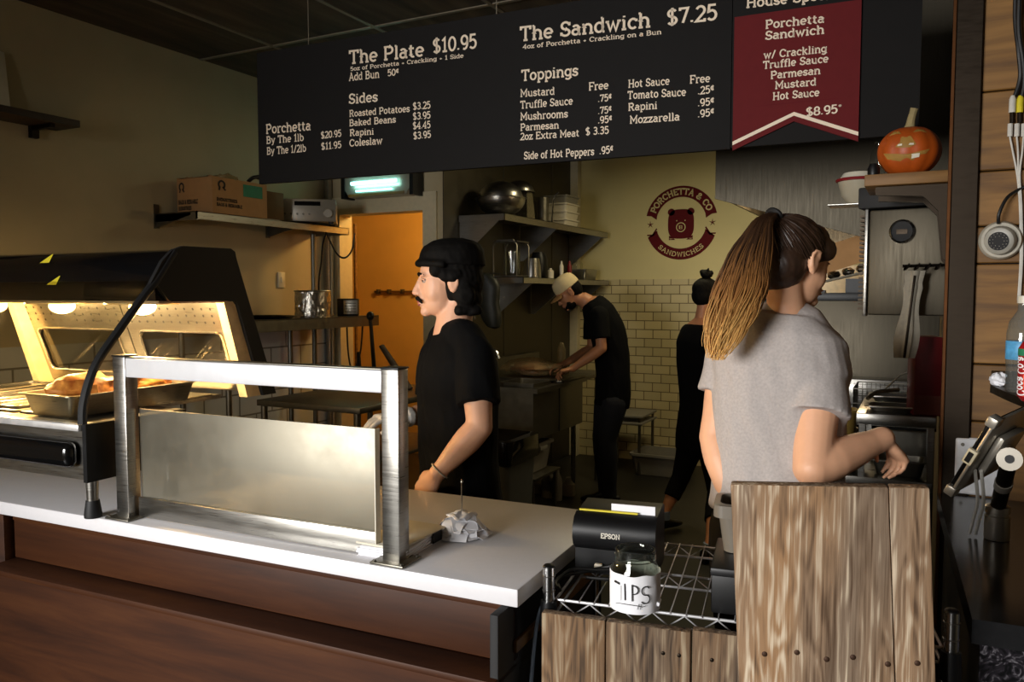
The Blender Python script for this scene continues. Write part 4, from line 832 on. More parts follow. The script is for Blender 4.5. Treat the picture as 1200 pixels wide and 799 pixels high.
mb = MB(); mb.loft([[V3((p.x + .012 * noise.noise(V3((p.x * 30, p.y * 30, z * 20))), p.y + .012 * noise.noise(V3((p.y * 30, p.x * 30, z * 20 + 5))), z)) for p in rr(a, a, z)] for a, z in ((.225, .56), (.228, .60), (.226, .65), (.222, .70), (.19, .705), (.16, .60))]); mb.build('bin_liner', 'blackgloss', wb)
t = thing('storage_box_pile', 'dim pile of bottles and cloths on the floor under the sink', 'supplies', (-2.55, 5.62, .001))
for k, (x, y, rx, rz_, mt) in enumerate(((.0, -.05, .06, .10, 'greyplastic'), (.12, .06, .05, .07, 'whiteplastic'), (-.12, .05, .08, .06, 'towel'), (.1, -.12, .04, .12, 'greyplastic'))): MB().lathe([(0, 0), (rx, 0), (rx, rz_ * 1.3), (rx * .5, rz_ * 1.7), (rx * .4, rz_ * 2), (0, rz_ * 2)], (x, y, 0), 14).build('bottle', mt, t)
t = thing('board_stand', 'low stand with pale boards by the tiled wall behind the capped man', 'stand', (-2.33, 6.80, 0))
for k in range(2): MB().box(-.20, .20, -.22, .22, .44 + k * .06, .46 + k * .06, .004).build('board', 'greyplastic', t)
for x, y in ((-.17, -.19), (.17, -.19), (-.17, .19), (.17, .19)): MB().cyl((x, y, .001), (x, y, .44), .014, n=8).build('leg', 'steeld', t); MB().cyl((x, y, .46), (x, y, .50), .012, n=8).build('spacer', 'steeld', t)

# ================================================================== WALL DECAL (round brand mark on the back wall)
LC = at_y(798, 261, YB); LR = .335
def dc(a, r): return (LC.x + r * math.cos(math.radians(a)), LC.z + r * math.sin(math.radians(a)))
dl = thing('wall_decal', 'round maroon pig emblem reading Porchetta & Co Sandwiches on the back wall', 'wall emblem', (LC.x, YB - .001, LC.z))
def dpoly(polys, mat, name, y=-.0005):
    mb = MB()
    for po in polys: mb._face([mb.bm.verts.new(V3((p[0] * LR, y, p[1] * LR))) for p in po])
    return mb.build(name, mat, dl, smooth=False)
def band(a0, a1, r0, r1, n=40): return [[(r0 * math.cos(t0), r0 * math.sin(t0)), (r1 * math.cos(t0), r1 * math.sin(t0)), (r1 * math.cos(t1), r1 * math.sin(t1)), (r0 * math.cos(t1), r0 * math.sin(t1))] for t0, t1 in [(math.radians(a0 + (a1 - a0) * i / n), math.radians(a0 + (a1 - a0) * (i + 1) / n)) for i in range(n)]]
pc = lambda a, r: (r * math.cos(math.radians(a)), r * math.sin(math.radians(a)))
dpoly(band(18, 162, .70, 1.0) + [[pc(18, .70), pc(9, .69), pc(14, .86), pc(18, .86)], [pc(18, .86), pc(14, .86), pc(13, 1.0), pc(18, 1.0)], [pc(162, .70), pc(171, .69), pc(166, .86), pc(162, .86)], [pc(162, .86), pc(166, .86), pc(167, 1.0), pc(162, 1.0)]], 'maroonp', 'upper_band')
dpoly(band(202, 338, .70, 1.0) + [[pc(202, .70), pc(196, .69), pc(204, .85), pc(202, 1.0)], [pc(338, .70), pc(344, .69), pc(336, .85), pc(338, 1.0)]], 'maroonp', 'lower_band')
dpoly([[pc(193, .68), pc(190, .70), pc(200, .86), pc(202.5, .84)], [pc(202.5, .84), pc(200, .86), pc(197, 1.0), pc(199.5, 1.0)], [pc(347, .68), pc(350, .70), pc(340, .86), pc(337.5, .84)], [pc(337.5, .84), pc(340, .86), pc(343, 1.0), pc(340.5, 1.0)]], 'maroonp', 'ribbon_outline')
def arctext(s, a0, a1, r, h, inward, name, wt=.09):
    mb = MB(); Q, tw = text_quads(s, wt, .10)
    for q in Q:
        ps = []
        for x, y in q:
            a = math.radians(a0 + (a1 - a0) * x / tw); rr_ = r + (y * h if not inward else -y * h); ps.append(V3((rr_ * math.cos(a) * LR, -.0015, rr_ * math.sin(a) * LR)))
        mb.quad(*ps)
    return mb.build(name, 'paint_back', dl, smooth=False)
arctext("PORCHETTA & CO", 158, 22, .775, .15, False, 'lettering', .11)
arctext("SANDWICHES", 226, 314, .915, .115, True, 'lettering', .08)
for s in (-1, 1):
    st = []
    for k in range(5):
        a = math.radians(90 + 72 * k); b = math.radians(90 + 72 * k + 36); c = math.radians(90 + 72 * k - 36)
        for e in (b, c): st.append([(s * .86, -.02), (s * .86 + .11 * math.cos(a), -.02 + .11 * math.sin(a)), (s * .86 + .035 * math.cos(e), -.02 + .035 * math.sin(e))] if e == b else [(s * .86, -.02), (s * .86 + .02 * math.cos(e), -.02 + .02 * math.sin(e)), (s * .86 + .11 * math.cos(a), -.02 + .11 * math.sin(a))])
    dpoly(st, 'maroonp', 'star')
head = [(x * .36, y * .40 - .03) for x, y in [(math.copysign(abs(math.cos(t)) ** .62, math.cos(t)), math.copysign(abs(math.sin(t)) ** .62, math.sin(t))) for t in [2 * PI * i / 48 for i in range(48)]]]
dpoly([head] + [arc2(s * .27, .30, .10, .095, 0, 360, 20)[:-1] for s in (-1, 1)] + [[(s * .33, -.34), (s * .16, -.42), (s * .33, -.42)] for s in (-1, 1)], 'maroonp', 'pig_head', -.0008)
dpoly([[(s * .15, -.46), (s * .33, -.46), (s * .33, -.42), (s * .28, -.44), (s * .2, -.42)] for s in (-1, 1)], 'maroonp', 'trotters')
nose = []
for (c0, r0, r1) in (((0, -.12), .105, .135),):
    for q in ribbon(arc2(0, -.12, .12, .12, 0, 360, 30), .012): nose.append([(p[0], p[1]) for p in q])
nose += [arc2(s * .115, .06, .018, .018, 0, 360, 8)[:-1] for s in (-1, 1)]
for dx in (-.045, -.03, .03): nose.append([(dx - .008, -.17), (dx + .008, -.17), (dx + .008, -.07), (dx - .008, -.07)])
for yy in (-.165, -.12, -.075): nose.append([(-.05, yy - .006), (.03, yy - .006), (.03, yy + .006), (-.05, yy + .006)])
dpoly(nose, 'paint_back', 'snout_and_eyes', -.002)

# ================================================================== COOKING LINE ALONG THE RIGHT WALL
M['hoodsteel'] = steel('hood_steel', (78, 73, 63), .5, (30, 2, 2), 4, .03)
t = thing('extractor_hood', 'large stainless extractor hood over the cooking line at the right', 'hood', (0, 3.9, 0))
mb = MB(); H0 = [(-.905, 2.055), (-.21, 1.838), (.085, 1.80), (.085, 2.95), (-.905, 2.95)]
mb.prism(H0, 0, .012, 'y'); mb.build('end_panel', 'hoodsteel', t)
mb = MB(); mb.prism([(-.905, 2.055), (-.893, 2.055), (-.893, 2.95), (-.905, 2.95)], .012, 2.2, 'y'); mb.prism(H0, 2.2, 2.212, 'y'); mb.build('front_panel', 'steelw', t)
mb = MB(); mb.prism([(-.905, 2.055), (-.21, 1.838), (.085, 1.80), (.085, 1.785), (-.21, 1.823), (-.905, 2.04)], -.006, .022, 'y'); mb.build('lower_lip', 'hoodsteel', t)
mb = MB()
for k in range(4): mb.prism([(-.30, 2.02), (.07, 2.50), (.06, 2.51), (-.31, 2.03)], .06 + k * .53, .06 + k * .53 + .5, 'y')
mb.build('grease_filter', 'steelh', t)
lp = MB().ell((-.55, 1.2, 2.20), (.07, .07, .05)).build('hood_lamp', 'hoodlamp', t)
lamp('hood_light', 'POINT', (-.50, 4.85, 2.02), 13, (1.0, .74, .42), size=.06)
t = thing('splash_panel', 'stainless splash panel standing behind the fryer', 'splash panel', (0, 4.40, 0))
MB().box(-.80, .08, 0, .012, .90, 1.545, .002).build('sheet', 'steelw', t)
mb = MB(); mb.box(-.80, .08, -.03, .25, 1.545, 1.552); mb.build('top_shelf', 'steel', t)
MB().box(-.80, .08, -.034, -.028, 1.545, 1.585, .002).build('shelf_lip', 'blackplastic', t)
one('cardboard_sheet', MB().prism([(-.74, 1.60), (-.24, 1.765), (-.24, 1.915), (-.74, 1.755)], 0, .006, 'y'), 'cardboard', 'brown cardboard sheet leaning behind the tray under the hood', 'cardboard', (0, 4.63, 0))
t = thing('foil_tray', 'tilted tray of foil wrapped packets below the cardboard sheet', 'tray', (0, 4.50, 0))
MB().prism([(-.74, 1.575), (-.24, 1.695), (-.24, 1.705), (-.74, 1.585)], 0, .10, 'y').build('tray', 'hoodsteel', t)
for k in range(7): m = MB(); lump(m, (-.70 + k * .07, .045, 1.612 + k * .0168), (.032, .04, .022), k + 2, .3, 12, 8); m.build('foil_packet', 'foil', t)
MB().box(-.6, -.46, .02, .08, 1.553, 1.60).build('support_block', 'blackplastic', t); MB().box(-.36, -.26, .02, .08, 1.553, 1.66).build('support_block', 'blackplastic', t)
one('rear_splash', MB().box(-.88, .08, 0, .01, .002, 1.78), 'warmcream', 'cream wall panel lit by the hood lamp behind the cooking line', 'wall panel', (0, 6.10, 0))
fr = thing('deep_fryer', 'stainless deep fryer with two wire baskets behind the ponytailed woman', 'fryer', (-.30, 3.95, 0))
mb = MB(); mb.box(-.30, .36, -.36, .40, .10, 1.02, .006); mb.build('body', 'steeld', fr)
mb = MB(); mb.box(-.30, .36, .30, .42, 1.02, 1.16, .004); mb.build('back_riser', 'steel', fr)
mb = MB(); mb.box(-.27, .33, -.33, .28, 1.02, 1.03); mb.build('oil_well', 'blackgloss', fr)
for x in (-.25, .31):
    for y in (-.3, .34): MB().cyl((x, y, .001), (x, y, .10), .02, n=12).build('leg', 'steel', fr)
for k, x in enumerate((-.26, .04)):
    bk = thing('fryer_basket', ['left wire fryer basket with a black handle raised over the fryer', 'right wire fryer basket hanging in the fryer below the steel cabinet'][k], 'basket', (-.30 + x, 3.80, 1.032), 0, 'fryer baskets')
    mb = MB(); w, d, h = .25, .30, .13
    for z in (0.004, h / 2, h): mb.tube([(0, 0, z), (w, 0, z), (w, d, z), (0, d, z)], .003, 6, closed=True)
    mb.build('frame', 'steeld', bk); mb = MB()
    for i in range(14): mb.tube([(w * i / 13, 0, h), (w * i / 13, 0, 0.004), (w * i / 13, d, 0.004), (w * i / 13, d, h)], .0013, 4)
    for i in range(14): mb.tube([(0, d * i / 13, h), (0, d * i / 13, .004), (w, d * i / 13, .004), (w, d * i / 13, h)], .0013, 4)
    for i in range(6): z = h * (i + .5) / 6; mb.tube([(0, 0, z), (w, 0, z), (w, d, z), (0, d, z)], .0012, 4, closed=True)
    o = mb.build('wire_mesh', 'steeld', bk)
    hx = -.11 if k == 0 else .12
    mb = MB(); mb.tube([(w / 2, .02, h), (w / 2 + hx * .5, -.02, h + .07), (w / 2 + hx, -.04, h + .10)], .004, 6); mb.build('handle_rod', 'steel', bk)
    MB().tube([(w / 2 + hx, -.04, h + .10), (w / 2 + hx * 1.9, -.10, h + .17)], .010, 8).build('handle_grip', 'blackplastic', bk)
t = thing('prep_table', 'stainless prep table with drawers in front of the ponytailed woman', 'table', (-.10, 3.2, 0))
MB().box(-.10, .155, -.12, .36, 1.115, 1.155, .004).build('raised_shelf', 'steel', t)
MB().box(-.42, .15, -.10, .36, .885, .92, .003).build('top', 'steel', t)
MB().box(-.42, .15, -.07, .35, .10, .885, .003).build('cabinet', 'steeld', t)
for k in range(2):
    d = MB().box(-.41 + k * .285, -.13 + k * .275, -.085, -.07, .50, .86, .004).build('drawer', 'steel', t); MB().box(-.36 + k * .285, -.18 + k * .275, -.10, -.085, .80, .825, .004).build('drawer_handle', 'blackplastic', d)
for x in (-.08, .14):
    for y in (-.09, .33): MB().box(x - .01, x + .01, y - .01, y + .01, .92, 1.115).build('shelf_post', 'steel', t)
for x in (-.39, .12):
    for y in (-.04, .32): MB().cyl((x, y, .001), (x, y, .10), .018, n=10).build('foot', 'steeld', t)
pp = pan('steel_pan', 'shallow steel pan at the front of the raised prep shelf', .15, .12, .022, (-.09, 3.17, 1.156), 0, 'steel')
pan('steel_pan', 'shallow steel pan at the back of the raised prep shelf', .15, .12, .030, (-.09, 3.42, 1.156), 0, 'steel')
one('serving_tongs', MB().tube(spline([(-.05, -.03, .0), (-.02, .02, .02), (.05, .09, .025)], 6), .008, 8), 'chrome', 'steel tongs resting on the shallow pans of the prep shelf', 'tongs', (-.12, 3.24, 1.192))
one('yellow_bin', MB().lathe([(0, 0), (.07, 0), (.085, .19), (.09, .19), (.088, .2), (.08, .2), (.066, .01), (0, .008)], n=24), pmat('mustard_tub', (150, 122, 60), .5), 'mustard coloured round tub beside the raised prep shelf', 'tub', (-.30, 3.42, .921))
mb = MB()
for k in range(5): mb.tube(spline([(-.03 + k * .012, 0, 0), (-.035 + k * .016, .0, .10), (-.045 + k * .022, -.02 + k * .006, .235)], 5), [.004] * 10 + [.009], 6)
one('utensil_bundle', mb, 'steel', 'bundle of steel utensils standing in the mustard tub', 'utensils', (-.30, 3.42, .935))
for k, (x, y) in enumerate(((-.28, 3.20), (-.06, 3.20))): pan('insert_pan', ['left steel insert pan below the hand of the ponytailed woman', 'right steel insert pan below the hand of the ponytailed woman'][k], .17, .13, .06, (x, y, .921), 0, 'steeld')
# steel cabinet with a dial, hung at the right wall
t = thing('steel_cabinet', 'tall stainless wall cabinet with a round dial under the pumpkin shelf', 'cabinet', (-.02, 3.0, 1.515), math.radians(-9))
MB().box(-.155, .095, .02, .30, 0, .345, .006).build('body', 'steelw', t)
MB().box(-.150, .098, -.006, .012, -.008, .352, .006).build('door', 'steelw', t)
mb = MB(); mb.box(-.165, -.153, -.008, .02, -.012, .356, .002); mb.build('hinge_edge', 'steel', t)
mb = MB()
for k in range(22): mb.box(-.182, -.165, .0, .14, .01 + k * .0152, .018 + k * .0152)
mb.build('vent_slats', 'darkmetal', t)
mb = MB(); mb.lathe([(.036, 0), (.040, .004), (.040, .012), (.034, .016), (.033, .010), (.034, 0)], n=28, mat=Matrix.Rotation(PI / 2, 3, 'X'), c=(-.045, -.006, .275)); dd = mb.build('dial_ring', 'chrome', t)
mb = MB(); mb.lathe([(0, 0), (.0335, 0), (.0335, .008), (0, .009)], n=28, mat=Matrix.Rotation(PI / 2, 3, 'X'), c=(-.045, -.006, .275)); dd = mb.build('dial_face', 'blackmatte', t)
MB().box(-.062, -.028, -.0158, -.0148, .266, .282).build('dial_display', 'darkmetal', dd)
MB().box(-.185, .085, -.02, .32, .358, .43, .004).build('top_shade_block', 'blackmatte', t)  # black block put in for the dark shade below the pumpkin shelf
# pumpkin shelf
t = thing('pumpkin_shelf', 'short wooden shelf on dark brackets holding the carved pumpkin', 'shelf', (-.165, 2.645, 1.905))
MB().box(0, .245, 0, .26, 0, .034, .002).build('board', 'pine', t)
for y in (.04, .22):
    mb = MB(); mb.prism([(.245, -.002), (.03, -.002), (.03, -.025), (.16, -.035), (.20, -.08), (.215, -.22), (.245, -.25)], y - .012, y + .012, 'y'); mb.build('bracket', 'darkmetal', t)
t = thing('carved_pumpkin', 'orange pumpkin with a carved smiling face on the wooden shelf', 'pumpkin', (-.048, 2.725, 1.940))
R0, hh = .088, .078
def pk(a, e, k=1.0):
    rib = 1 + .035 * abs(math.cos(a * 5.5)) - .02
    z = math.sin(e) * hh * (1 - .10 * math.exp(-((PI / 2 - abs(e)) / .35) ** 2)); r = math.cos(e) * R0 * rib
    return V3((r * k * math.cos(a), r * k * math.sin(a), z * k + hh * .9))
mb = MB(); mb.loft([[pk(2 * PI * j / 66, -PI / 2 + .05 + (PI - .1) * i / 26) for j in range(66)] for i in range(27)]); mb.build('skin', 'pumpkin', t)
def carve(poly, name, mat='pumpflesh', k=1.012, n=5):
    m = MB(); c = (sum(p[0] for p in poly) / len(poly), sum(p[1] for p in poly) / len(poly)); rings = []
    for i in range(n + 1): s = .02 + .98 * i / n; rings.append([pk(math.radians(-92 + (c[0] + (p[0] - c[0]) * s)), math.radians(c[1] + (p[1] - c[1]) * s), k) for p in poly])
    m.loft(rings, cap=True); m.build(name, mat, t)
carve([(-48, -6), (-40, -20), (-15, -28), (12, -27), (34, -14), (42, -4), (30, -9), (5, -13), (-20, -11)], 'mouth'); carve([(-22, 4), (-12, 26), (6, 26), (15, 6), (4, 0), (-10, 0)], 'snout')
carve([(-46, 34), (-38, 46), (-24, 44), (-14, 34), (-28, 36)], 'eye'); carve([(10, 36), (22, 46), (38, 44), (44, 34), (28, 38)], 'eye')
for a in ((-18, -9), (2, 11)): carve([(a[0], 5), (a[0] + 2, 9), (a[1], 9), (a[1], 5)], 'tooth', 'whiteplastic', 1.02, 2)
carve([(8, -24), (8, -14), (22, -13), (22, -21)], 'tooth', 'whiteplastic', 1.02, 2)
mb = MB(); mb.tube(spline([(0, 0, hh * 1.75), (.004, -.004, hh * 1.75 + .03), (.012, -.008, hh * 1.75 + .062)], 4), [.02, .017, .014, .0125, .012, .0115, .011, .0115, .012], 10); mb.build('stem', 'stem', t)
b = at_d(1028, 203, 2.45)
one('water_bottle', MB().lathe([(0, 0), (.022, 0), (.024, .05), (.02, .09), (.01, .105), (.01, .12), (0, .12)], n=20), 'glass', 'small clear bottle beside the carved pumpkin', 'bottle', (-.138, 2.80, 1.940))
one('dark_bottle_cap', MB().lathe([(0, 0), (.017, 0), (.018, .02), (.012, .035), (0, .036)], n=18), 'blackplastic', 'small dark lidded jar at the front left of the pumpkin', 'jar', (-.142, 2.68, 1.940))
t = thing('bowl_ledge', 'narrow steel ledge beside the pumpkin shelf carrying a clear bowl', 'ledge', (-.26, 3.27, 1.92)); MB().box(-.07, .27, -.02, .10, -.006, 0, .002).build('ledge', 'steel', t)
t = thing('salad_bowl', 'clear bowl with a red rim left of the pumpkin shelf', 'bowl', (-.225, 3.30, 1.921))
mb = MB(); mb.lathe([(0, 0), (.035, 0), (.06, .03), (.075, .085), (.072, .085), (.057, .032), (.033, .004), (0, .004)], n=28); mb.build('bowl', pmat('milky_plastic', (170, 160, 138), .25, var=.03), t)
MB().tube([(.077 * math.cos(q), .077 * math.sin(q), .088) for q in [2 * PI * j / 30 for j in range(30)]], .006, 8, closed=True).build('rim', 'redbox', t)
MB().lathe([(0, .09), (.07, .092), (.055, .115), (0, .125)], n=28).build('lid', 'whiteplastic', t)
one('storage_jar', MB().lathe([(0, 0), (.035, 0), (.035, .09), (.03, .1), (0, .1)], n=20), 'glass', 'clear storage jar behind the red rimmed bowl', 'jar', (-.12, 3.335, 1.921))
# towels on hooks, red box, and wall stud
t = thing('tea_towel', 'pale tea towel hanging in folds from wall hooks beside the steel cabinet', 'towel', (-.035, 2.90, 1.37))
mb = MB(); rings = []
for i in range(16):
    z = .285 * i / 15; w = .026 + .006 * math.sin(i * .5) - .006 * (i > 12); cx = -.012 + .024 * i / 15
    rings.append([V3((cx + w * math.cos(q) * (1 + .22 * math.sin(q * 4 + 1)), .012 * math.sin(q) * (1 + .4 * math.sin(q * 4 + i * .1)), z)) for q in [2 * PI * j / 28 for j in range(28)]])
mb.loft(rings); mb.build('cloth', 'towel', t)
MB().box(-.004, .004, -.018, -.013, .0, .27, .002, rot=Matrix.Rotation(.09, 3, 'Y')).build('stripe', 'darkmetal', t)
t = thing('hook_rail', 'small dark wall rail with curled hooks above the tea towel', 'hooks', (-.03, 2.90, 1.66))
mb = MB(); mb.tube([(-.03, 0, .01), (.115, .0, .012)], .005, 8); mb.build('rail', 'darkmetal', t)
for k in range(4): MB().tube(spline([(-.02 + k * .03, 0, .01), (-.025 + k * .03, -.012, -.002), (-.015 + k * .03, -.02, .004), (-.01 + k * .03, -.018, .018)], 4), .0028, 6).build('hook', 'darkmetal', t)
t = thing('red_binder_box', 'upright dark red box standing on the raised prep shelf', 'box', (.022, 3.12, 1.156), math.radians(12))
MB().box(-.043, .043, -.02, .10, 0, .275, .004).build('case', 'redbox', t); MB().box(-.042, .042, -.0212, -.0195, .005, .07).build('lower_label', pmat('rust_label', (120, 52, 34), .5), t)

# ================================================================== FRONT: WIRE RACK, BARN WOOD, JAR, PRINTER
RA = math.radians(9.0); RO = V3((-.658, 1.438, 0))
RX = V3((math.cos(RA), math.sin(RA), 0)); RY = V3((-math.sin(RA), math.cos(RA), 0))
def rw(u, v, z=0): return RO + RX * u + RY * v + V3((0, 0, z))
ZR = .96
rk = thing('wire_rack', 'chrome wire shelving rack behind the barn wood planks at the counter end', 'rack', RO, RA)
RW, RD = .728, .46
for x in (0, RW):
    for y in (0.0, RD):
        zt = 1.028
        p = MB().cyl((x, y, .002), (x, y, zt), .0125, n=16).build('post', 'chrome', rk); MB().ell((x, y, zt), (.0125, .0125, .006)).build('post_cap', 'blackplastic', p)
        for zz in (.90, .93, .98, 1.01): MB().tube([(x + .0127 * math.cos(q), y + .0127 * math.sin(q), zz) for q in [2 * PI * j / 16 for j in range(16)]], .0008, 4, closed=True).build('groove_ring', 'steel', p)
        MB().lathe([(.0128, 0), (.019, 0), (.0165, .05), (.0128, .05)], (x, y, ZR - .052), 16).build('sleeve', 'blackplastic', p)
for zs in (ZR, .42):
    mb = MB()
    for y in (.012, RD / 2, RD - .012):
        for dz in (-.003, -.030): mb.tube([(0.012, y, zs + dz), (RW - .012, y, zs + dz)], .003, 8)
        n = 22; mb.tube([(.02 + (RW - .04) * i / n, y, zs - .005 - (.023 if i % 2 else 0)) for i in range(n + 1)], .0018, 6)
    for x in (.012, RW - .012):
        for dz in (-.003, -.030): mb.tube([(x, .012, zs + dz), (x, RD - .012, zs + dz)], .003, 8)
    s = mb.build('shelf_frame', 'wirechrome', rk); mb = MB()
    n = 24
    for i in range(1, n): mb.tube([(RW * i / n, .006, zs - .001), (RW * i / n, RD - .006, zs - .001)], .0014, 6)
    mb.build('shelf_wires', 'wirechrome', s)
# low planks
lpk = thing('plank_front', 'low front of weathered barn wood planks fixed to the wire rack', 'wood panel', rw(-.004, -.04, 0), RA)
for x0, x1, z1 in ((0, .128, .948), (.1305, .291, .947), (.294, .44, .952)): MB().box(x0, x1, 0, .022, .02, z1, .0025).build('plank', 'barndark', lpk)
MB().box(.0, .44, .022, .034, .80, .86).build('batten', 'barndark', lpk)
for x in (.24, .27, .33): MB().ell((x, -.0005, .90), (.004, .0015, .004), 10, 6).build('nail', 'darkmetal', lpk)
# tall gate board
gt = thing('barn_wood_gate', 'tall weathered barn wood panel standing in front of the ponytailed woman', 'wood panel', rw(.322, -.058, .02), RA)
tl = Matrix.Rotation(math.radians(-3.2), 3, 'Y')
def gbox(x0, x1, y0, y1, z0, z1, bev=.002): return MB().box(x0, x1, y0, y1, z0, z1, bev, 2, rot=tl, about=(0, 0, 1.2))
gbox(.036, .290, -.03, 0, .03, 1.2225, .003).build('plank', 'barn', gt); gbox(.2915, .352, -.03, 0, .03, 1.2225, .003).build('plank', 'barn', gt)
for x in (.082, .136, .184, .226, .280, .325):
    p = tl @ (V3((x, -.0305, .925 + .004 * math.sin(x * 60))) - V3((0, 0, 1.2))) + V3((0, 0, 1.2)); MB().ell(p, (.0048, .0015, .0048), 12, 8).build('screw', pmat('rusty_screw', (70, 48, 34), .6, .6) if 'rusty_screw' not in bpy.data.materials else bpy.data.materials['rusty_screw'], gt)
gbox(.05, .345, 0, .012, .55, .62).build('batten', 'barndark', gt)
# tips jar
jc = rw(.172, .020, ZR + .001)
jar = thing('tips_jar', 'glass tip jar wrapped in white paper reading TIPS on the wire rack', 'jar', jc, RA)
JR = .0475
mb = MB(); mb.lathe([(0, 0), (JR - .008, 0), (JR - .001, .006), (JR, .012), (JR, .078), (JR - .006, .088), (JR - .008, .092), (JR - .0085, .112), (JR - .0075, .114), (JR - .0085, .116), (JR - .011, .116), (JR - .0115, .092), (JR - .0035, .078), (JR - .0035, .012), (JR - .010, .005), (0, .004)], n=44); mb.build('glass', glassmat('jar_glass', (238, 240, 236), .03, 1.6), jar)
for z in (.097, .104): MB().tube([((JR - .008) * math.cos(q), (JR - .008) * math.sin(q), z) for q in [2 * PI * j / 40 for j in range(40)]], .0011, 6, closed=True).build('thread', bpy.data.materials['jar_glass'], jar)
mb = MB(); rings = []
for i in range(13):
    z = .0015 + .0745 * i / 12; rings.append([V3(((JR + .0022 + .0012 * noise.noise(V3((q * 3, z * 40, 2)))) * math.cos(q), (JR + .0022 + .0012 * noise.noise(V3((q * 3, z * 40, 2)))) * math.sin(q), z + (.004 * noise.noise(V3((q * 2, 3, 1))) if i == 12 else 0))) for q in [2 * PI * j / 56 for j in range(56)]])
mb.loft(rings, cap=False); mb.build('paper_wrap', 'paper', jar)
MB().box(JR - .004, JR + .004, -.02, .006, .012, .020, .002, rot=Matrix.Rotation(.3, 3, 'Y')).build('torn_flap', 'paper', jar)
def wrap(strokes, hw, name, mat):
    m = MB()
    for st in strokes:
        for q in ribbon(st, hw):
            m.quad(*[V3(((JR + .0046) * math.cos(math.radians(-90 + p[0])), (JR + .0046) * math.sin(math.radians(-90 + p[0])), p[1])) for p in [(a[0] / JR * 57.3 , a[1]) for a in q]])
    m.build(name, mat, jar, smooth=False)
wrap([[(-.0185, .026), (-.0185, .0555)], ], .0004, 'faint_stroke', 'greyplastic'); wrap([[(-.034, .060), (-.021, .0585)]], .0022, 'tape_mark', 'blackmatte')
S_ = arc2(.027, .049, .0075, .0085, 30, 265, 10) + arc2(.0265, .0325, .0085, .0085, 85, -150, 10)
wrap([[(-.011, .061), (-.010, .0285)], [(.003, .0285), (.0025, .061)] , [(.0025, .058)] + arc2(.0045, .0505, .009, .0085, 90, -90, 8) + [(.003, .042)], S_], .0011, 'lettering', 'blackmatte')
wrap([arc2(-.004, .016, .026, .005, 170, 20, 10) + [(.028, .020)], [(.012, .013), (.015, .024)], [(.017, .013), (.019, .024)]], .0005, 'underline', 'blackmatte')
# receipt printer
pr = thing('receipt_printer', 'black receipt printer standing at the back left of the wire rack', 'printer', (-.673, 1.612, ZR + .001), RA)
W_ = .178
mb = MB(); mb.prism([(.0, .0), (.0, .055), (-.012, .064), (-.020, .085), (-.018, .108), (-.004, .125), (.02, .132), (.12, .138), (.14, .13), (.15, .0)], 0, W_, fn=lambda p, q, tt: V3((tt, p, q))); mb.build('case', 'blackplastic', pr)
mb = MB(); mb.prism([(-.0135, .066), (-.0215, .085), (-.0195, .1085), (-.005, .1265), (.018, .1335), (.018, .131), (-.003, .124), (-.017, .107), (-.019, .085), (-.012, .066)], -.002, W_ + .002, fn=lambda p, q, tt: V3((tt, p, q))); mb.build('front_cover', 'blackplastic', pr)
MB().box(.004, .135, .02, .026, .134, .1375).build('yellow_strip', 'yellow', pr); MB().box(.075, .172, .03, .033, .13, .152).build('receipt_paper', 'paper', pr)
m = MB(); text_into(m, "EPSON", V3((.062, -.0224, .0885)), V3((1, 0, 0)), V3((0, .10, .995)), .0095, .042, .10); m.build('lettering', 'silver', pr, smooth=False)
MB().box(.045, .064, -.012, .0, .008, .026, .004).build('plug', 'whiteplastic', pr); MB().box(.082, .108, -.014, .0, .012, .020, .002).build('cable_tag', 'yellow', pr)
for k, pts in enumerate(([(.10, .155, .025), (.05, .145, .012), (-.005, .10, .006), (.015, .03, .006)], [(.12, .155, .02), (.07, .14, .018), (.02, .12, .02), (.0, .06, .012), (.01, .03, .01)], [(.16, .15, .006), (.10, .125, .006), (.05, .12, .006)])):
    one('printer_cable', MB().tube(spline([rw(a, b, ZR + c + .004) for a, b, c in pts], 8), .0042, 8), 'cable', ['lowest black cable curling in front of the receipt printer', 'upper black cable curling from the printer plug', 'short straight black cable end in front of the printer'][k], 'cable')
t = thing('cash_box', 'black metal box on the wire rack beside the tall barn wood panel', 'box', rw(.318, .03, ZR + .001), RA)
MB().box(0, .17, 0, .20, 0, .088, .004).build('body', 'blackplastic', t); MB().box(-.002, .172, -.002, .202, .074, .09, .003).build('lid', 'blackplastic', t)
t = thing('deli_container', 'translucent square plastic container on the black box behind the barn wood panel', 'container', rw(.372, .165, ZR + .0925), RA)
mb = MB(); rr = lambda a, z, r=.02: [V3((x, y, z)) for x, y in arc2(a - r, a - r, r, r, 0, 90, 4) + arc2(-a + r, a - r, r, r, 90, 180, 4) + arc2(-a + r, -a + r, r, r, 180, 270, 4) + arc2(a - r, -a + r, r, r, 270, 360, 4)]
mb.loft([rr(.038, 0), rr(.048, .075), rr(.058, .075), rr(.058, .10), rr(.046, .102), rr(.042, .085), rr(.034, .005)]); mb.build('tub', pmat('frosted_plastic', (112, 104, 92), .35, var=.03), t)
mb = MB(); mb.lathe([(0, .03), (.03, .03), (.034, .07), (0, .08)], n=20); mb.build('contents', 'blackmatte', t)
one('cardboard_piece', MB().box(0, .30, 0, .28, 0, .005), 'cardboard', 'flat brown cardboard lying on the lower tier of the wire rack', 'cardboard', rw(.2, .06, .4205), RA + .15)
one('floor_cable', MB().tube(spline([V3((-.668, 1.46, .95)), V3((-.690, 1.45, .90)), V3((-.687, 1.40, .7)), V3((-.69, 1.36, .4)), V3((-.67, 1.32, .05))], 8), .0045, 8), pmat('grey_blue_cable', (70, 80, 92), .5), 'grey cable hanging down beside the left post of the wire rack', 'cable')

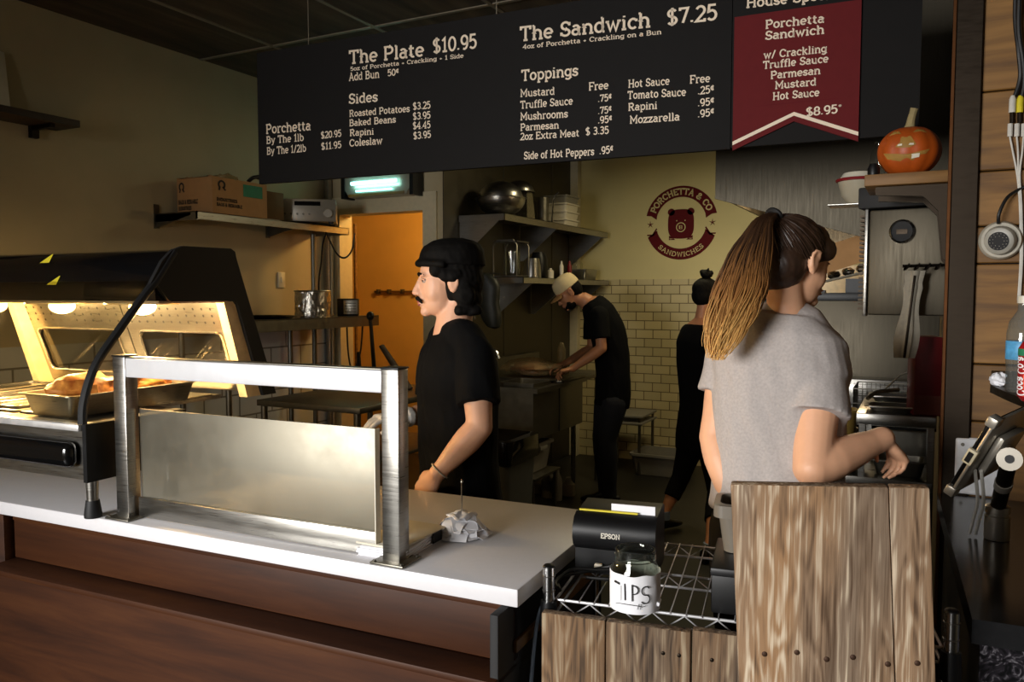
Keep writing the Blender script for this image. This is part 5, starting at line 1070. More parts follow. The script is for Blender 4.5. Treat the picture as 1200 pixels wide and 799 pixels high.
# ================================================================== RIGHT BAR COUNTER AND THE PLANK WALL
bc = thing('bar_counter', 'black stone topped bar counter in the lower right corner', 'counter', (.055, 2.60, 0))
MB().prism([(0, 0), (.04, -.99), (1.6, -.93), (1.6, 0)], .955, 1.0, 'z').build('top', 'blacktop', bc)
m, nt, b = newmat('glitter_panel'); tc = N(nt, 'ShaderNodeTexCoord'); vo = N(nt, 'ShaderNodeTexNoise', i_Scale=38.0, i_Detail=6.0, i_Distortion=2.5); nt.links.new(tc.outputs['Object'], vo.inputs['Vector'])
cr = N(nt, 'ShaderNodeValToRGB'); e = cr.color_ramp.elements; e[0].position = .42; e[0].color = lin((22, 22, 24)); e[1].position = .68; e[1].color = lin((150, 146, 152)); k_ = e.new(.55); k_.color = lin((52, 48, 54))
nt.links.new(vo.outputs[0], cr.inputs[0]); nt.links.new(cr.outputs[0], b.inputs['Base Color']); b.inputs['Roughness'].default_value = .3; b.inputs['Metallic'].default_value = .5
MB().prism([(.055, -.965), (1.58, -.905), (1.58, -.93 + .045), (.055, -.945)], .02, .954, 'z').build('front_panel', m, bc)
MB().prism([(.02, -.02), (.055, -.945), (1.58, -.90), (1.58, -.02)], .02, .954, 'z').build('body', 'blackmatte', bc)
t = thing('wall_plate', 'square white cover plate on the plank wall behind the tablet', 'plate', (.095, 2.614, 1.003))
MB().box(0, .128, -.012, .004, 0, .165, .008, 3).build('plate', pmat('plate_white', (226, 228, 232), .35), t)
for x, z in ((.02, .02), (.108, .02), (.02, .145), (.108, .145)): MB().cyl((x, -.012, z), (x, -.0138, z), .005, n=10).build('screw', 'steeld', t)
# tablet on its arm
tb = V3((.172, 2.17, 1.001)); 
ts = thing('tablet_stand', 'silver tablet holder on a jointed arm clamped to the black bar counter', 'tablet stand', tb)
L_ = lambda p: p - tb
MB().lathe([(0, 0), (.026, 0), (.027, .004), (.027, .055), (.024, .058), (.024, .062), (.0265, .064), (.0265, .078), (.02, .082), (0, .082)], n=28).build('base', 'silver', ts)
j = at_d(1183, 538, 1.70); e0 = tb + V3((0, 0, .075)); 
MB().tube([L_(e0), L_(e0.lerp(j, .45)), L_(j)], [.0165, .0165, .0165], 16).build('arm', 'darkmetal', ts)
MB().tube([L_(e0.lerp(j, .45)), L_(e0.lerp(j, .56))], .0185, 16).build('arm_collar', 'silver', ts)
vdir = (CAM - j).normalized()
k1 = MB().tube([L_(j - vdir * .02), L_(j + vdir * .022)], .0245, 24).build('joint', 'silver', ts); MB().tube([L_(j + vdir * .022), L_(j + vdir * .0245)], .009, 16).build('joint_screw', 'blackplastic', k1)
c0 = at_d(1110, 577, 1.80); c1 = at_d(1163, 491, 1.70); e1 = (c1 - c0); hgt = e1.length; e1.normalize()
sd = (at_d(1232, 474, 1.95) - c1); sd = sd - e1 * sd.dot(e1); wid = .235; sd.normalize(); nn = e1.cross(sd).normalized()
if nn.dot(CAM - c0) < 0: nn = -nn
def tbox(a0, a1, b0, b1, n0, n1, name, mat, bev=0, par=ts):
    m = MB(); m.box(a0, a1, b0, b1, n0, n1, bev, 2)
    for v in m.bm.verts: v.co = L_(c0) + e1 * v.co.x + sd * v.co.y + nn * v.co.z
    return m.build(name, mat, par)
tbox(0, hgt, 0, wid, .003, .011, 'holder_back', 'silver', .004); tbox(.012, hgt - .012, .002, wid - .004, -.006, .003, 'tablet', 'blackgloss', .003)
tbox(-.004, .020, -.004, .03, -.009, .014, 'corner_clip', 'silver', .004); tbox(hgt - .02, hgt + .004, -.004, .03, -.009, .014, 'corner_clip', 'silver', .004); tbox(hgt * .42, hgt * .60, -.006, .012, -.009, .013, 'side_clip', 'casing', .003)
tbox(hgt * .45, hgt * .57, -.0075, -.005, -.004, .007, 'port', 'blackplastic', 0); tbox(hgt * .25, hgt * .75, wid * .25, wid * .75, .011, .03, 'mount_plate', 'silver', .008)
mc = c0 + e1 * hgt * .5 + sd * wid * .5 + nn * .03
MB().tube([L_(mc), L_(mc.lerp(j, .5)), L_(j)], [.024, .02, .022], 14).build('swivel', 'silver', ts)
mb = MB(); 
for o_ in (0, .012): mb.tube(spline([L_(c0 + e1 * .06 + sd * .05 + nn * .012 + V3((o_, 0, 0))), V3((-.045 + o_, -.06, .10)), V3((-.05 + o_, -.03, .05)), V3((-.055 + o_, .0, .006))], 6), .004, 6)
mb.build('cables', 'cablewhite', ts)
one('brown_cup', MB().lathe([(0, 0), (.04, 0), (.046, .03), (.042, .07), (.038, .07), (.04, .03), (0, .006)], n=24), 'darkshelf', 'small dark brown bowl on the black bar counter at the right edge', 'bowl', (.30, 2.02, 1.0015))
# shelf with bottle and can
t = thing('side_shelf', 'dark narrow shelf jutting from the plank wall with a bottle and can', 'shelf', (.15, 2.0, 1.345))
MB().prism([(0, .20), (.02, .06), (.09, -.32), (.60, -.30), (.60, .615), (.03, .615)], .0, .018, 'z').build('board', 'darkmetal', t)
mb = MB(); mb.prism([(.30, -.001), (.35, -.001), (.35, -.16)], 0, .01, fn=lambda p, q, tt: V3((p + .0, .6 + tt, q))); mb.build('bracket', 'darkmetal', t)
b = at_z(1197, 459, 1.3635)
bt = thing('water_bottle', 'clear plastic water bottle with a blue label on the side shelf', 'bottle', b)
MB().lathe([(0, .003), (.028, 0), (.032, .006), (.031, .03), (.0325, .04), (.031, .052), (.0325, .065), (.0325, .13), (.028, .155), (.014, .178), (.0125, .182), (.0125, .20), (0, .20)], n=32).build('body', glassmat('pet_plastic', (226, 236, 240), .06, 1.3, .06, (220, 225, 225)), bt)
MB().lathe([(.0328, .072), (.0334, .073), (.0334, .112), (.0328, .113)], n=32).build('label', pmat('blue_label', (86, 160, 205), .4, var=.25, scale=60), bt)
MB().lathe([(0, .198), (.0145, .196), (.0145, .212), (0, .213)], n=24).build('cap', 'whiteplastic', bt)
cn = thing('soda_can', 'red drink can with a green top band on the side shelf', 'can', at_z(1213, 470, 1.3635))
MB().lathe([(0, .002), (.024, 0), (.032, .01), (.032, .106), (.026, .118), (.025, .12), (.024, .116), (0, .116)], n=32).build('body', pmat('can_red', (176, 26, 34), .25, .3), cn)
MB().lathe([(.0322, .092), (.0325, .0925), (.0325, .105), (.0322, .106)], n=32).build('green_band', 'greenlabel', cn)
mb = MB(); Q, tw = text_quads("Coca Cola", .09, .05)
for q in Q: mb.quad(*[V3((.0325 * math.cos(math.radians(205 + (y - .35) * 42)), .0325 * math.sin(math.radians(205 + (y - .35) * 42)), .012 + x / tw * .078)) for x, y in q])
mb.build('script', 'paper', cn, smooth=False)
one('crumpled_napkin', (lambda m: (lump(m, (0, 0, 0), (.018, .022, .016), 9, .5), m)[1])(MB()), 'paper', 'crumpled white napkin beside the water bottle', 'napkin', at_z(1170, 444, 1.379))
# security camera and cables on the plank wall
p0 = at_y(1172, 282, 2.62)
dcam = thing('security_camera', 'grey dome security camera on the plank wall', 'camera', (p0.x, 2.6205, p0.z))
fx = Matrix.Rotation(PI / 2, 3, 'X'); tilt = Matrix.Rotation(math.radians(-16), 3, 'Z') @ Matrix.Rotation(math.radians(8), 3, 'X')
MB().lathe([(0, 0), (.052, 0), (.054, .006), (.053, .018), (.048, .028), (0, .028)], n=40, mat=fx).build('housing', pmat('camera_grey', (178, 172, 156), .45), dcam)
MB().lathe([(.0, .0), (.040, .0), (.041, .012), (.036, .022), (.026, .025), (.0, .025)], n=36, mat=tilt @ fx, c=(0, -.020, 0)).build('eyeball', pmat('camera_ball', (150, 146, 134), .4), dcam)
lns = MB().lathe([(0, .0245), (.0255, .0245), (.0255, .027), (0, .0275)], n=32, mat=tilt @ fx, c=(0, -.020, 0)).build('lens_window', 'blackmatte', dcam)
mb = MB()
for rr_, nn_ in ((.014, 9), (.021, 15)):
    for i in range(nn_):
        q = 2 * PI * i / nn_; c_ = tilt @ fx @ V3((rr_ * math.cos(q), rr_ * math.sin(q), .0275)) + V3((0, -.020, 0)); mb.ell(c_, (.0011, .0008, .0011), 6, 4)
mb.build('led_ring', 'silver', lns)
def wallcable(name, pts, r, mat, lab, Y=2.606): return one(name, MB().tube(spline([at_y(x, y, Y - dz) for x, y, dz in pts], 6), r, 8), mat, lab, 'cable')
wallcable('black_cable', [(1170, 262, .02), (1171, 250, .03), (1180, 232, .02), (1194, 222, .0), (1208, 216, .0)], .0045, 'cable', 'black cable rising from the security camera to the right')
wallcable('black_cable', [(1192, -40, 0), (1190, 20, 0), (1194, 60, .01), (1196, 90, .0), (1190, 112, 0)], .0065, 'cable', 'left thick black cable coming down the plank wall from the ceiling')
wallcable('black_cable', [(1197, -40, 0.012), (1194, 30, .012), (1199, 70, .012), (1201, 95, .012), (1198, 112, .0)], .0065, 'cable', 'right thick black cable coming down the plank wall from the ceiling')
for k, (x, y0, y1, mt, lab) in enumerate(((1187, 112, 132, 'cablewhite', 'white audio plug at the end of the left black cable'), (1196, 112, 132, 'yellow', 'yellow video plug at the end of the right black cable'))):
    a, b = at_y(x, y0, 2.606), at_y(x - 1, y1, 2.606); t = thing('cable_plug', lab, 'plug', b); L2 = lambda p: p - b
    MB().tube([L2(a), L2(a.lerp(b, .2)), L2(b)], [.005, .0085, .0085], 10).build('sleeve', mt, t); MB().tube([L2(b), L2(at_y(x - 1, y1 + 12, 2.606))], .006, 10).build('metal_tip', 'darkmetal', t)
for k, (x, lab) in enumerate(((1184, 'leftmost of three white connectors below the audio plugs'), (1192, 'middle one of three white connectors below the audio plugs'), (1200, 'rightmost of three white connectors below the audio plugs'))):
    a, b = at_y(x, 145, 2.606), at_y(x - .5, 160, 2.606); t = thing('white_connector', lab, 'connector', b); MB().tube([a - b, V3((0, 0, 0))], .0065, 10).build('sleeve', 'cablewhite', t)
    wallcable('white_cable', [(x - .5, 160, 0), (x + [3, 1, -2][k], 178, 0), (1192 + k * 1.5, 205, 0), (1195 + k, 240, 0), (1196 + k, 300, 0), (1193 + k, 352, .004)], .0026, 'cablewhite', ['left', 'middle', 'right'][k] + ' thin white cable running down the plank wall past the camera')

# ================================================================== PEOPLE
def remeshed(name, mb, mat, parent, org, voxel=.005, smooth=4, wrinkle=0.0, wscale=14, wz=.5, inflate=0):
    """one continuous skin from overlapping volumes"""
    bmesh.ops.recalc_face_normals(mb.bm, faces=mb.bm.faces[:])
    me = bpy.data.meshes.new(name + '_raw'); mb.bm.to_mesh(me); mb.bm.free()
    t = bpy.data.objects.new('tmp', me); COL.objects.link(t)
    m = t.modifiers.new('r', 'REMESH'); m.mode = 'VOXEL'; m.voxel_size = voxel; m.use_smooth_shade = True
    if smooth: s = t.modifiers.new('s', 'SMOOTH'); s.factor = .5; s.iterations = smooth
    dg = bpy.context.evaluated_depsgraph_get(); ev = t.evaluated_get(dg)
    out = bpy.data.meshes.new_from_object(ev); out.name = name
    bpy.data.objects.remove(t); bpy.data.meshes.remove(me)
    n = len(out.vertices); co = np.empty(n * 3); out.vertices.foreach_get('co', co); co = co.reshape(-1, 3)
    if wrinkle:
        nr = np.empty(n * 3); out.vertices.foreach_get('normal', nr); nr = nr.reshape(-1, 3)
        k = np.array([noise.noise(V3((c[0] * wscale, c[1] * wscale, c[2] * wscale * wz))) + .6 * noise.noise(V3((c[0] * wscale * 2.2 + c[2] * wscale, c[1] * wscale * 2.2, c[2] * wscale * 1.4 * wz + 7))) for c in co]); co = co + nr * (k * wrinkle)[:, None]
    co -= np.array(org); out.vertices.foreach_set('co', co.ravel()); out.update()
    out.materials.clear(); out.polygons.foreach_set('material_index', [0] * len(out.polygons)); out.polygons.foreach_set('use_smooth', [True] * len(out.polygons))
    return obj(name, out, mat, parent)
def sring(c, ax, ay, a, bf, bb, n=24, e=2.3):
    out = []
    for j in range(n):
        q = 2 * PI * j / n; cs, sn = math.cos(q), math.sin(q)
        x = math.copysign(abs(cs) ** (2 / e), cs) * a; y = math.copysign(abs(sn) ** (2 / e), sn) * (bf if sn > 0 else bb)
        out.append(c + ax * x + ay * y)
    return out
TM = [(0, .12, .09, .10), (.08, .165, .10, .125), (.2, .168, .105, .118), (.38, .150, .108, .09), (.55, .158, .118, .098), (.72, .178, .122, .115), (.83, .186, .108, .115), (.91, .15, .080, .092), (.96, .10, .062, .072), (1.0, .062, .054, .058)]
TF = [(0, .12, .085, .10), (.08, .172, .095, .13), (.2, .168, .095, .118), (.42, .124, .090, .080), (.55, .132, .105, .085), (.68, .148, .122, .098), (.80, .160, .092, .100), (.90, .130, .068, .080), (.95, .085, .055, .062), (1.0, .050, .047, .050)]
def spine_at(sp, s):
    k = len(sp) - 1; x = min(max(s * k, 0), k - 1e-6); i = int(x); t = x - i
    p0, p1, p2, p3 = sp[max(i - 1, 0)], sp[i], sp[i + 1], sp[min(i + 2, k)]
    return 0.5 * ((2 * p1) + (p2 - p0) * t + (2 * p0 - 5 * p1 + 4 * p2 - p3) * t * t + (3 * p1 - p0 - 3 * p2 + p3) * t ** 3)
def torso(mb, sp, l0, l1, prof, s0=0, s1=1, add=0.0, loose=0.0, k=1.0, N_=26):
    rings = []
    for i in range(N_ + 1):
        s = s0 + (s1 - s0) * i / N_
        ks = [p[0] for p in prof]; vals = [np.interp(s, ks, [p[j] for p in prof]) for j in (1, 2, 3)]
        if loose:
            mx = [max(np.interp(u, ks, [p[j] for p in prof]) for u in np.linspace(s, .74, 6)) if s < .74 else 0 for j in (1, 2, 3)]
            vals = [v + (max(m, v) - v) * loose for v, m in zip(vals, mx)]
        c = spine_at(sp, s); t = (spine_at(sp, min(1, s + .03)) - spine_at(sp, max(0, s - .03))).normalized()
        l = l0.lerp(l1, s); l = (l - t * l.dot(t)).normalized(); f = l.cross(t).normalized()
        rings.append(sring(c, l, f, vals[0] * k + add, vals[1] * k + add, vals[2] * k + add))
    mb.loft(rings)
def limb(mb, pts, rad, n=16, sub=6):
    P = spline(pts, sub) if len(pts) > 2 else [V3(p) for p in pts]
    ks = np.linspace(0, 1, len(rad)); R = [float(np.interp(i / (len(P) - 1), ks, rad)) for i in range(len(P))]
    mb.tube(P, R, n)
    for p, r in ((P[0], R[0]), (P[-1], R[-1])): mb.ell(p, (r * .98,) * 3, 14, 10)
def arm(mb, sh, el, wr, k=1.0):
    # straight bones: upper arm and forearm, thick at the muscle bellies
    u = lambda t: sh.lerp(el, t); f = lambda t: el.lerp(wr, t)
    mb.tube([u(0), u(.2), u(.45), u(.75), u(1)], [.052 * k, .053 * k, .050 * k, .043 * k, .040 * k], 18); mb.ell(sh, (.053 * k,) * 3); mb.ell(el, (.0405 * k,) * 3)
    mb.tube([f(0), f(.15), f(.3), f(.6), f(.85), f(1)], [.040 * k, .0425 * k, .043 * k, .036 * k, .028 * k, .0265 * k], 18); mb.ell(wr, (.0265 * k,) * 3)
def hand(mb, wr, d, pn, right, k=1.0, curl=(25, 35, 40, 45), spread=4, thumb=35):
    """palm and five fingers; d points along the hand, pn out of the palm"""
    d = d.normalized(); pn = (pn - d * pn.dot(d)).normalized(); s = d.cross(pn) * (1 if right else -1)   # s points to the thumb side
    P = lambda a, b, c: wr + d * a * k + s * b * k + pn * c * k
    rings = []
    for a, w, h in ((-.008, .024, .020), (.015, .030, .019), (.045, .040, .0165), (.075, .0425, .014), (.092, .040, .011)):
        rings.append([P(a, w * math.cos(q), h * math.sin(q)) for q in [2 * PI * j / 18 for j in range(18)]])
    mb.loft(rings)
    for i, (off, ln, r) in enumerate(((.0305, .070, .0082), (.0103, .078, .0085), (-.0100, .072, .0082), (-.0295, .056, .0073))):
        base = P(.086 - abs(off) * .15, off, .001); ang = 0; dirv = d + s * (off * 2.4 * spread / 4); dirv.normalize(); pts = [P(.06, off * .85, 0), base]; p = base
        for j, fr in enumerate((.45, .32, .23)):
            ang += math.radians(curl[i]) * (1.0, 1.1, .7)[j]; v = dirv * math.cos(ang) + pn * math.sin(ang); p = p + v * ln * fr * k; pts.append(p)
        mb.tube(pts, [r * k, r * k, r * .98 * k, r * .9 * k, r * .75 * k], 10); mb.ell(pts[-1], (r * .76 * k,) * 3, 10, 8); mb.ell(base, (r * 1.04 * k,) * 3, 10, 8)
    th = math.radians(thumb); t0 = P(.018, .020, .006); t1 = P(.045, .044, .014); v = d * math.cos(th) + s * math.sin(th) * .5 + pn * .35; v.normalize(); t2 = t1 + v * .032 * k; v2 = d * .9 + pn * .45 - s * .1; v2.normalize(); t3 = t2 + v2 * .026 * k
    mb.tube([t0, t1, t2, t3], [.0125 * k, .0115 * k, .0095 * k, .0075 * k], 10); mb.ell(t3, (.0076 * k,) * 3, 10, 8)
def leg(mb, hip, kn, an, k=1.0, add=0.0):
    u = lambda t: hip.lerp(kn, t); f = lambda t: kn.lerp(an, t)
    mb.tube([u(0), u(.25), u(.6), u(.9), u(1)], [.088 * k + add, .084 * k + add, .068 * k + add, .056 * k + add, .054 * k + add], 18); mb.ell(hip, (.088 * k + add,) * 3); mb.ell(kn, (.054 * k + add,) * 3)
    mb.tube([f(0), f(.25), f(.5), f(.85), f(1)], [.053 * k + add, .055 * k + add, .048 * k + add, .034 * k + add, .034 * k + add], 18); mb.ell(an, (.034 * k + add,) * 3)
def head_mat(c, f, up=V3((0, 0, 1))):
    f = f.normalized(); l = up.cross(f).normalized(); u = f.cross(l).normalized()
    return Matrix(((l.x, -f.x, u.x, c.x), (l.y, -f.y, u.y, c.y), (l.z, -f.z, u.z, c.z), (0, 0, 0, 1)))
def head(mb, H, neck_base, nr=.055, k=1.0, fem=False):
    R3 = H.to_3x3(); W = lambda x, y, z: H @ V3((x * k, y * k, z * k))
    E = lambda x, y, z, r, n=20, m=14: mb.ell(W(x, y, z), tuple(v * k for v in r), n, m, R3)
    E(0, .012, .035, (.073, .093, .080), 28, 18); E(0, -.035, -.01, (.061, .061, .082)); E(0, -.038, -.060, (.050 if not fem else .046, .052, .045)); E(0, -.078, -.088, (.021, .019, .017)); E(0, -.050, .035, (.056, .042, .046))
    mb.tube([W(0, -.086, .024), W(0, -.098, -.004), W(0, -.107, -.024)], [.0085 * k, .0105 * k, .0125 * k], 12); E(0, -.108, -.027, (.0125, .0125, .0105))
    for s in (-1, 1):
        E(s * .0125, -.100, -.030, (.0085, .010, .0080)); E(s * .030, -.050, -.030, (.028, .030, .036)); E(s * .030, -.083, .026, (.021, .011, .008))
        E(s * .072, .006, -.004, (.008, .019, .030)); mb.tube([W(s * .079, .020 - .0, .012), W(s * .082, .012, .027), W(s * .081, -.004, .026), W(s * .076, -.012, .010)], .0042 * k, 8); mb.tube([W(s * .079, .020, .012), W(s * .079, .019, -.008), W(s * .074, .002, -.033)], .0045 * k, 8)
    E(0, -.0965, -.055, (.021, .0085, .0055)); E(0, -.094, -.066, (.018, .0085, .006)); E(0, -.088, -.045, (.022, .010, .012))
    mb.tube([W(0, .030, -.01), W(0, .022, -.07), W(0, .018, -.07).lerp(neck_base, .5), neck_base + V3((0, 0, -.03))], [nr * 1.0 * k, nr * .98 * k, nr * k, nr * 1.18 * k], 20)
def face_bits(t, H, org, k=1.0, brow='hairblack', sides=(-1, 1)):
    R3 = H.to_3x3(); W = lambda x, y, z: (H @ V3((x * k, y * k, z * k))) - V3(org)
    for s in sides:
        ey = MB().ell(W(s * .030, -.0752, .008), (.0118 * k,) * 3, 16, 12).build('eye', 'eyewhite', t); MB().ell(W(s * .031, -.0842, .0085), (.0055 * k, .0042 * k, .0055 * k), 12, 8, R3).build('iris', 'iris', ey)
        MB().tube([W(s * .018, -.0875, .010), W(s * .030, -.0915, .0155), W(s * .044, -.0805, .010)], .0022 * k, 8).build('eyelid', t.get('skin_name', 'skin'), ey)
        MB().tube([W(s * .014, -.0955, .026), W(s * .030, -.0965, .0315), W(s * .048, -.082, .026)], [.0032 * k, .0042 * k, .0022 * k], 8).build('eyebrow', brow, t)
    m = MB(); m.ell(W(0, -.1005, -.0565), (.0185 * k, .0055 * k, .0042 * k), 16, 8, R3); m.ell(W(0, -.0985, -.0655), (.0165 * k, .0055 * k, .005 * k), 16, 8, R3); m.build('lips', 'lip', t)
def shoe(name, an, d, org, t, mat='blackplastic', k=1.0, floor=.002):
    d = V3((d.x, d.y, 0)).normalized(); s = d.cross(V3((0, 0, 1))); rings = []
    for a, w, h0, h1 in ((-.075, .022, .0, .05), (-.06, .034, 0, .085), (-.02, .038, 0, .095), (.04, .042, 0, .075), (.10, .048, 0, .05), (.15, .042, 0, .042), (.185, .022, .004, .028)):
        c = V3((an.x, an.y, floor)) + d * a * k; zc, zr = (h0 + h1) / 2, (h1 - h0) / 2
        rings.append([c + s * w * k * math.cos(q) + V3((0, 0, (zc + zr * math.copysign(abs(math.sin(q)) ** .7, math.sin(q))) * k)) - V3(org) for q in [2 * PI * j / 18 for j in range(18)]])
    MB().loft(rings).build(name, mat, t)
def lvec(f): return V3((0, 0, 1)).cross(f).normalized()
def hv(a): """horizontal heading: 0 = towards the picture's right, 90 = away from the camera"""; a = math.radians(a); return _r * math.cos(a) + FH * math.sin(a)

# ------------------------------------------------------------------ man at the counter
org = at_d(540, 590, 2.64); org.z = 0
man = thing('person', 'man in black t-shirt and dark cap with a moustache standing behind the counter, facing left', 'person', org)
hf = hv(188); tf = hv(180 + 22); tl_ = lvec(tf)
nb = at_d(531, 388, 2.64); sp = [at_d(541, 622, 2.64), at_d(538, 545, 2.64), at_d(537, 462, 2.65), nb]
H = head_mat(at_d(527, 331, 2.64), hf + V3((0, 0, -.04)))
shL, elL, wrL = at_d(557, 418, 2.485), at_d(562, 500, 2.42), at_d(512, 555, 2.41)
shR, elR, wrR = at_d(512, 418, 2.80), at_d(508, 484, 2.84), at_d(474, 489, 2.74)
hips = [sp[0] + tl_ * s * .09 + V3((0, 0, .05)) for s in (1, -1)]; kn = [V3((h.x, h.y, .50)) + tf * .03 for h in hips]; an = [V3((h.x, h.y, .09)) for h in hips]
b = MB(); torso(b, sp, tl_, tl_, TM, k=.95); head(b, H, nb, .057, 1.05)
for a_ in ((shL, elL, wrL), (shR, elR, wrR)): arm(b, *a_)
hand(b, wrL, (at_d(492, 582, 2.44) - wrL), hv(180) * -.3 + V3((0, 0, -.3)) + FH * .6, False, 1.0); hand(b, wrR, (at_d(440, 490, 2.68) - wrR), V3((0, 0, -1)), True, 1.0, (20, 22, 25, 30))
for h, k_, a_ in zip(hips, kn, an): leg(b, h, k_, a_, .95)
remeshed('body', b, 'skin', man, org, .0042, 6)
face_bits(man, H, org, 1.05)
R3 = H.to_3x3(); W = lambda x, y, z: (H @ V3((x * 1.05, y * 1.05, z * 1.05))) - V3(org)
m = MB(); 
for s in (-1, 1): m.tube([W(0, -.1045, -.0445), W(s * .014, -.1045, -.0455), W(s * .026, -.096, -.054), W(s * .030, -.090, -.062)], [.0062, .0062, .005, .0025], 10)
m.build('moustache', 'hairblack', man)
hb = MB(); WW = lambda x, y, z: H @ V3((x * 1.05, y * 1.05, z * 1.05)); rnd = random.Random(3)
hb.ell(WW(0, .032, .008), (.085, .082, .098), 28, 18, R3); hb.ell(WW(0, .050, -.050), (.072, .054, .052), 24, 16, R3)
hb.ell(WW(0, .016, .062), (.088, .104, .068), 28, 18, R3)
for s in (-1, 1):
    hb.ell(WW(s * .064, -.036, .046), (.018, .034, .034), 16, 12, R3); hb.ell(WW(s * .070, -.016, .024), (.014, .022, .026), 14, 10, R3); hb.ell(WW(s * .075, .010, .020), (.014, .030, .022), 14, 10, R3); hb.ell(WW(s * .066, .040, -.040), (.022, .036, .042), 16, 12, R3)
    for i_ in range(5): hb.ell(WW(s * (.052 + rnd.uniform(-.006, .014)), .022 + i_ * .013, -.082 - .012 * rnd.random()), (.020, .020, .018), 12, 8, R3)
remeshed('hair', hb, 'hairblack', man, org, .0045, 6, .0035, 34, .7)
hb = MB(); hb.loft([[WW(.0885 * w * math.cos(q), .012 + .105 * w * math.sin(q), z - .016 * (1 + math.sin(q)) * .5 * (z < .09)) for q in [2 * PI * j_ / 36 for j_ in range(36)]] for w, z in ((1.0, .062), (1.005, .075), (.97, .096), (.86, .116), (.62, .131), (.3, .138), (.02, .140))])
hb.tube([WW(.086 * math.sin(q), .006 - .102 * math.cos(q), .064 - .012 * (1 - math.cos(q))) for q in [-1.35 + 2.7 * i_ / 14 for i_ in range(15)]], .0125, 12)
remeshed('cap', hb, 'hairblack', man, org, .0045, 4, .002, 30)
sb = MB(); torso(sb, sp, tl_, tl_, TM, .05, .985, .015, .55, .96)
for s_, e_ in ((shL, elL), (shR, elR)): sb.tube([s_.lerp(e_, -.02), s_.lerp(e_, .3), s_.lerp(e_, .68)], [.062, .066, .070], 20); sb.ell(s_, (.062,) * 3); sb.tube([nb + V3((0, 0, -.012)), nb.lerp(s_, .5) + V3((0, 0, .018)), s_ + V3((0, 0, .008))], [.062, .060, .056], 18)
remeshed('t_shirt', sb, 'blackshirt', man, org, .006, 3, .005, 13)
pb = MB(); torso(pb, sp, tl_, tl_, TM, 0, .22, .008, 0, .93)
for h, k_, a_ in zip(hips, kn, an): leg(pb, h, k_, a_ + V3((0, 0, -.02)), .95, .014)
remeshed('trousers', pb, 'blackpants', man, org, .007, 3, .003, 12)
for s, a_ in zip('LR', an): shoe('shoe', a_, tf, org, man)
gb = MB(); hand(gb, wrR, (at_d(440, 490, 2.68) - wrR), V3((0, 0, -1)), True, 1.10, (20, 22, 25, 30)); gb.tube([wrR, wrR.lerp(elR, .18)], [.033, .036], 18); remeshed('glove', gb, 'glove', man, org, .0035, 1)
fdir = (wrL - elL).normalized(); q0 = wrL - fdir * .012; u1 = fdir.cross(V3((0, 0, 1))).normalized(); u2 = fdir.cross(u1); MB().tube([q0 + (u1 * math.cos(q) + u2 * math.sin(q)) * .031 - V3(org) for q in [2 * PI * j / 24 for j in range(24)]], .0025, 8, closed=True).build('bracelet', 'towel', man)

# ------------------------------------------------------------------ woman with ponytail
org = at_d(912, 640, 2.070); org.z = 0
wo = thing('person', 'woman with long blond-tipped ponytail in a grey t-shirt seen from behind, reaching right', 'person', org)
hf = hv(27); tf = hv(62); tl_ = lvec(tf)
nb = at_d(921, 366, 2.070); sp = [at_d(913, 668, 2.070), at_d(912, 575, 2.070), at_d(911, 478, 2.070), nb]
H = head_mat(at_d(930, 308, 2.060), hf + V3((0, 0, -.16)))
shR, elR, wrR = at_d(961, 412, 2.035), at_d(952, 548, 1.928), at_d(1034, 514, 1.998)
shL, elL, wrL = at_d(858, 412, 2.163), at_d(838, 512, 2.132), at_d(862, 600, 2.049)
hips = [sp[0] + tl_ * s * .09 + V3((0, 0, .05)) for s in (1, -1)]; kn = [V3((h.x, h.y, .50)) + tf * .02 for h in hips]; an = [V3((h.x, h.y, .09)) for h in hips]
b = MB(); torso(b, sp, tl_, tl_, TF, k=1.0); head(b, H, nb, .047, 1.0, True)
arm(b, shR, elR, wrR, 1.16); arm(b, shL, elL, wrL, 1.05)
hand(b, wrR, at_d(1056, 538, 2.039) - wrR, V3((0, 0, -.6)) - _r * .75 - FH * .1, True, .95, (30, 38, 42, 48)); hand(b, wrL, at_d(885, 640, 2.018) - wrL, tf * .3 + _r, False, .92)
for h, k_, a_ in zip(hips, kn, an): leg(b, h, k_, a_, .95)
remeshed('body', b, 'skinw', wo, org, .0045, 5)
face_bits(wo, H, org, 1.0, 'hairblack')
R3 = H.to_3x3(); WW = lambda x, y, z: H @ V3((x, y, z))
def hairmat(name, top, mid, tip, z0, z1):
    m, nt, b = newmat(name); L = nt.links.new; tc = N(nt, 'ShaderNodeTexCoord'); sp_ = N(nt, 'ShaderNodeSeparateXYZ'); L(tc.outputs['Object'], sp_.inputs[0])
    mr = N(nt, 'ShaderNodeMapRange'); mr.inputs[1].default_value = z0; mr.inputs[2].default_value = z1; L(sp_.outputs['Z'], mr.inputs[0])
    ge = N(nt, 'ShaderNodeNewGeometry'); ad = N(nt, 'ShaderNodeMath', operation='MULTIPLY_ADD'); ad.inputs[1].default_value = .35; L(ge.outputs['Random Per Island'], ad.inputs[0]); L(mr.outputs[0], ad.inputs[2])
    sb_ = N(nt, 'ShaderNodeMath', operation='SUBTRACT'); sb_.inputs[1].default_value = .17; L(ad.outputs[0], sb_.inputs[0])
    cr = N(nt, 'ShaderNodeValToRGB'); e = cr.color_ramp.elements; e[0].position = .05; e[0].color = lin(tip); e[1].position = .95; e[1].color = lin(top); k = e.new(.5); k.color = lin(mid)
    L(sb_.outputs[0], cr.inputs[0]); L(cr.outputs[0], b.inputs['Base Color']); b.inputs['Roughness'].default_value = .42; return m
zt = H.translation.z
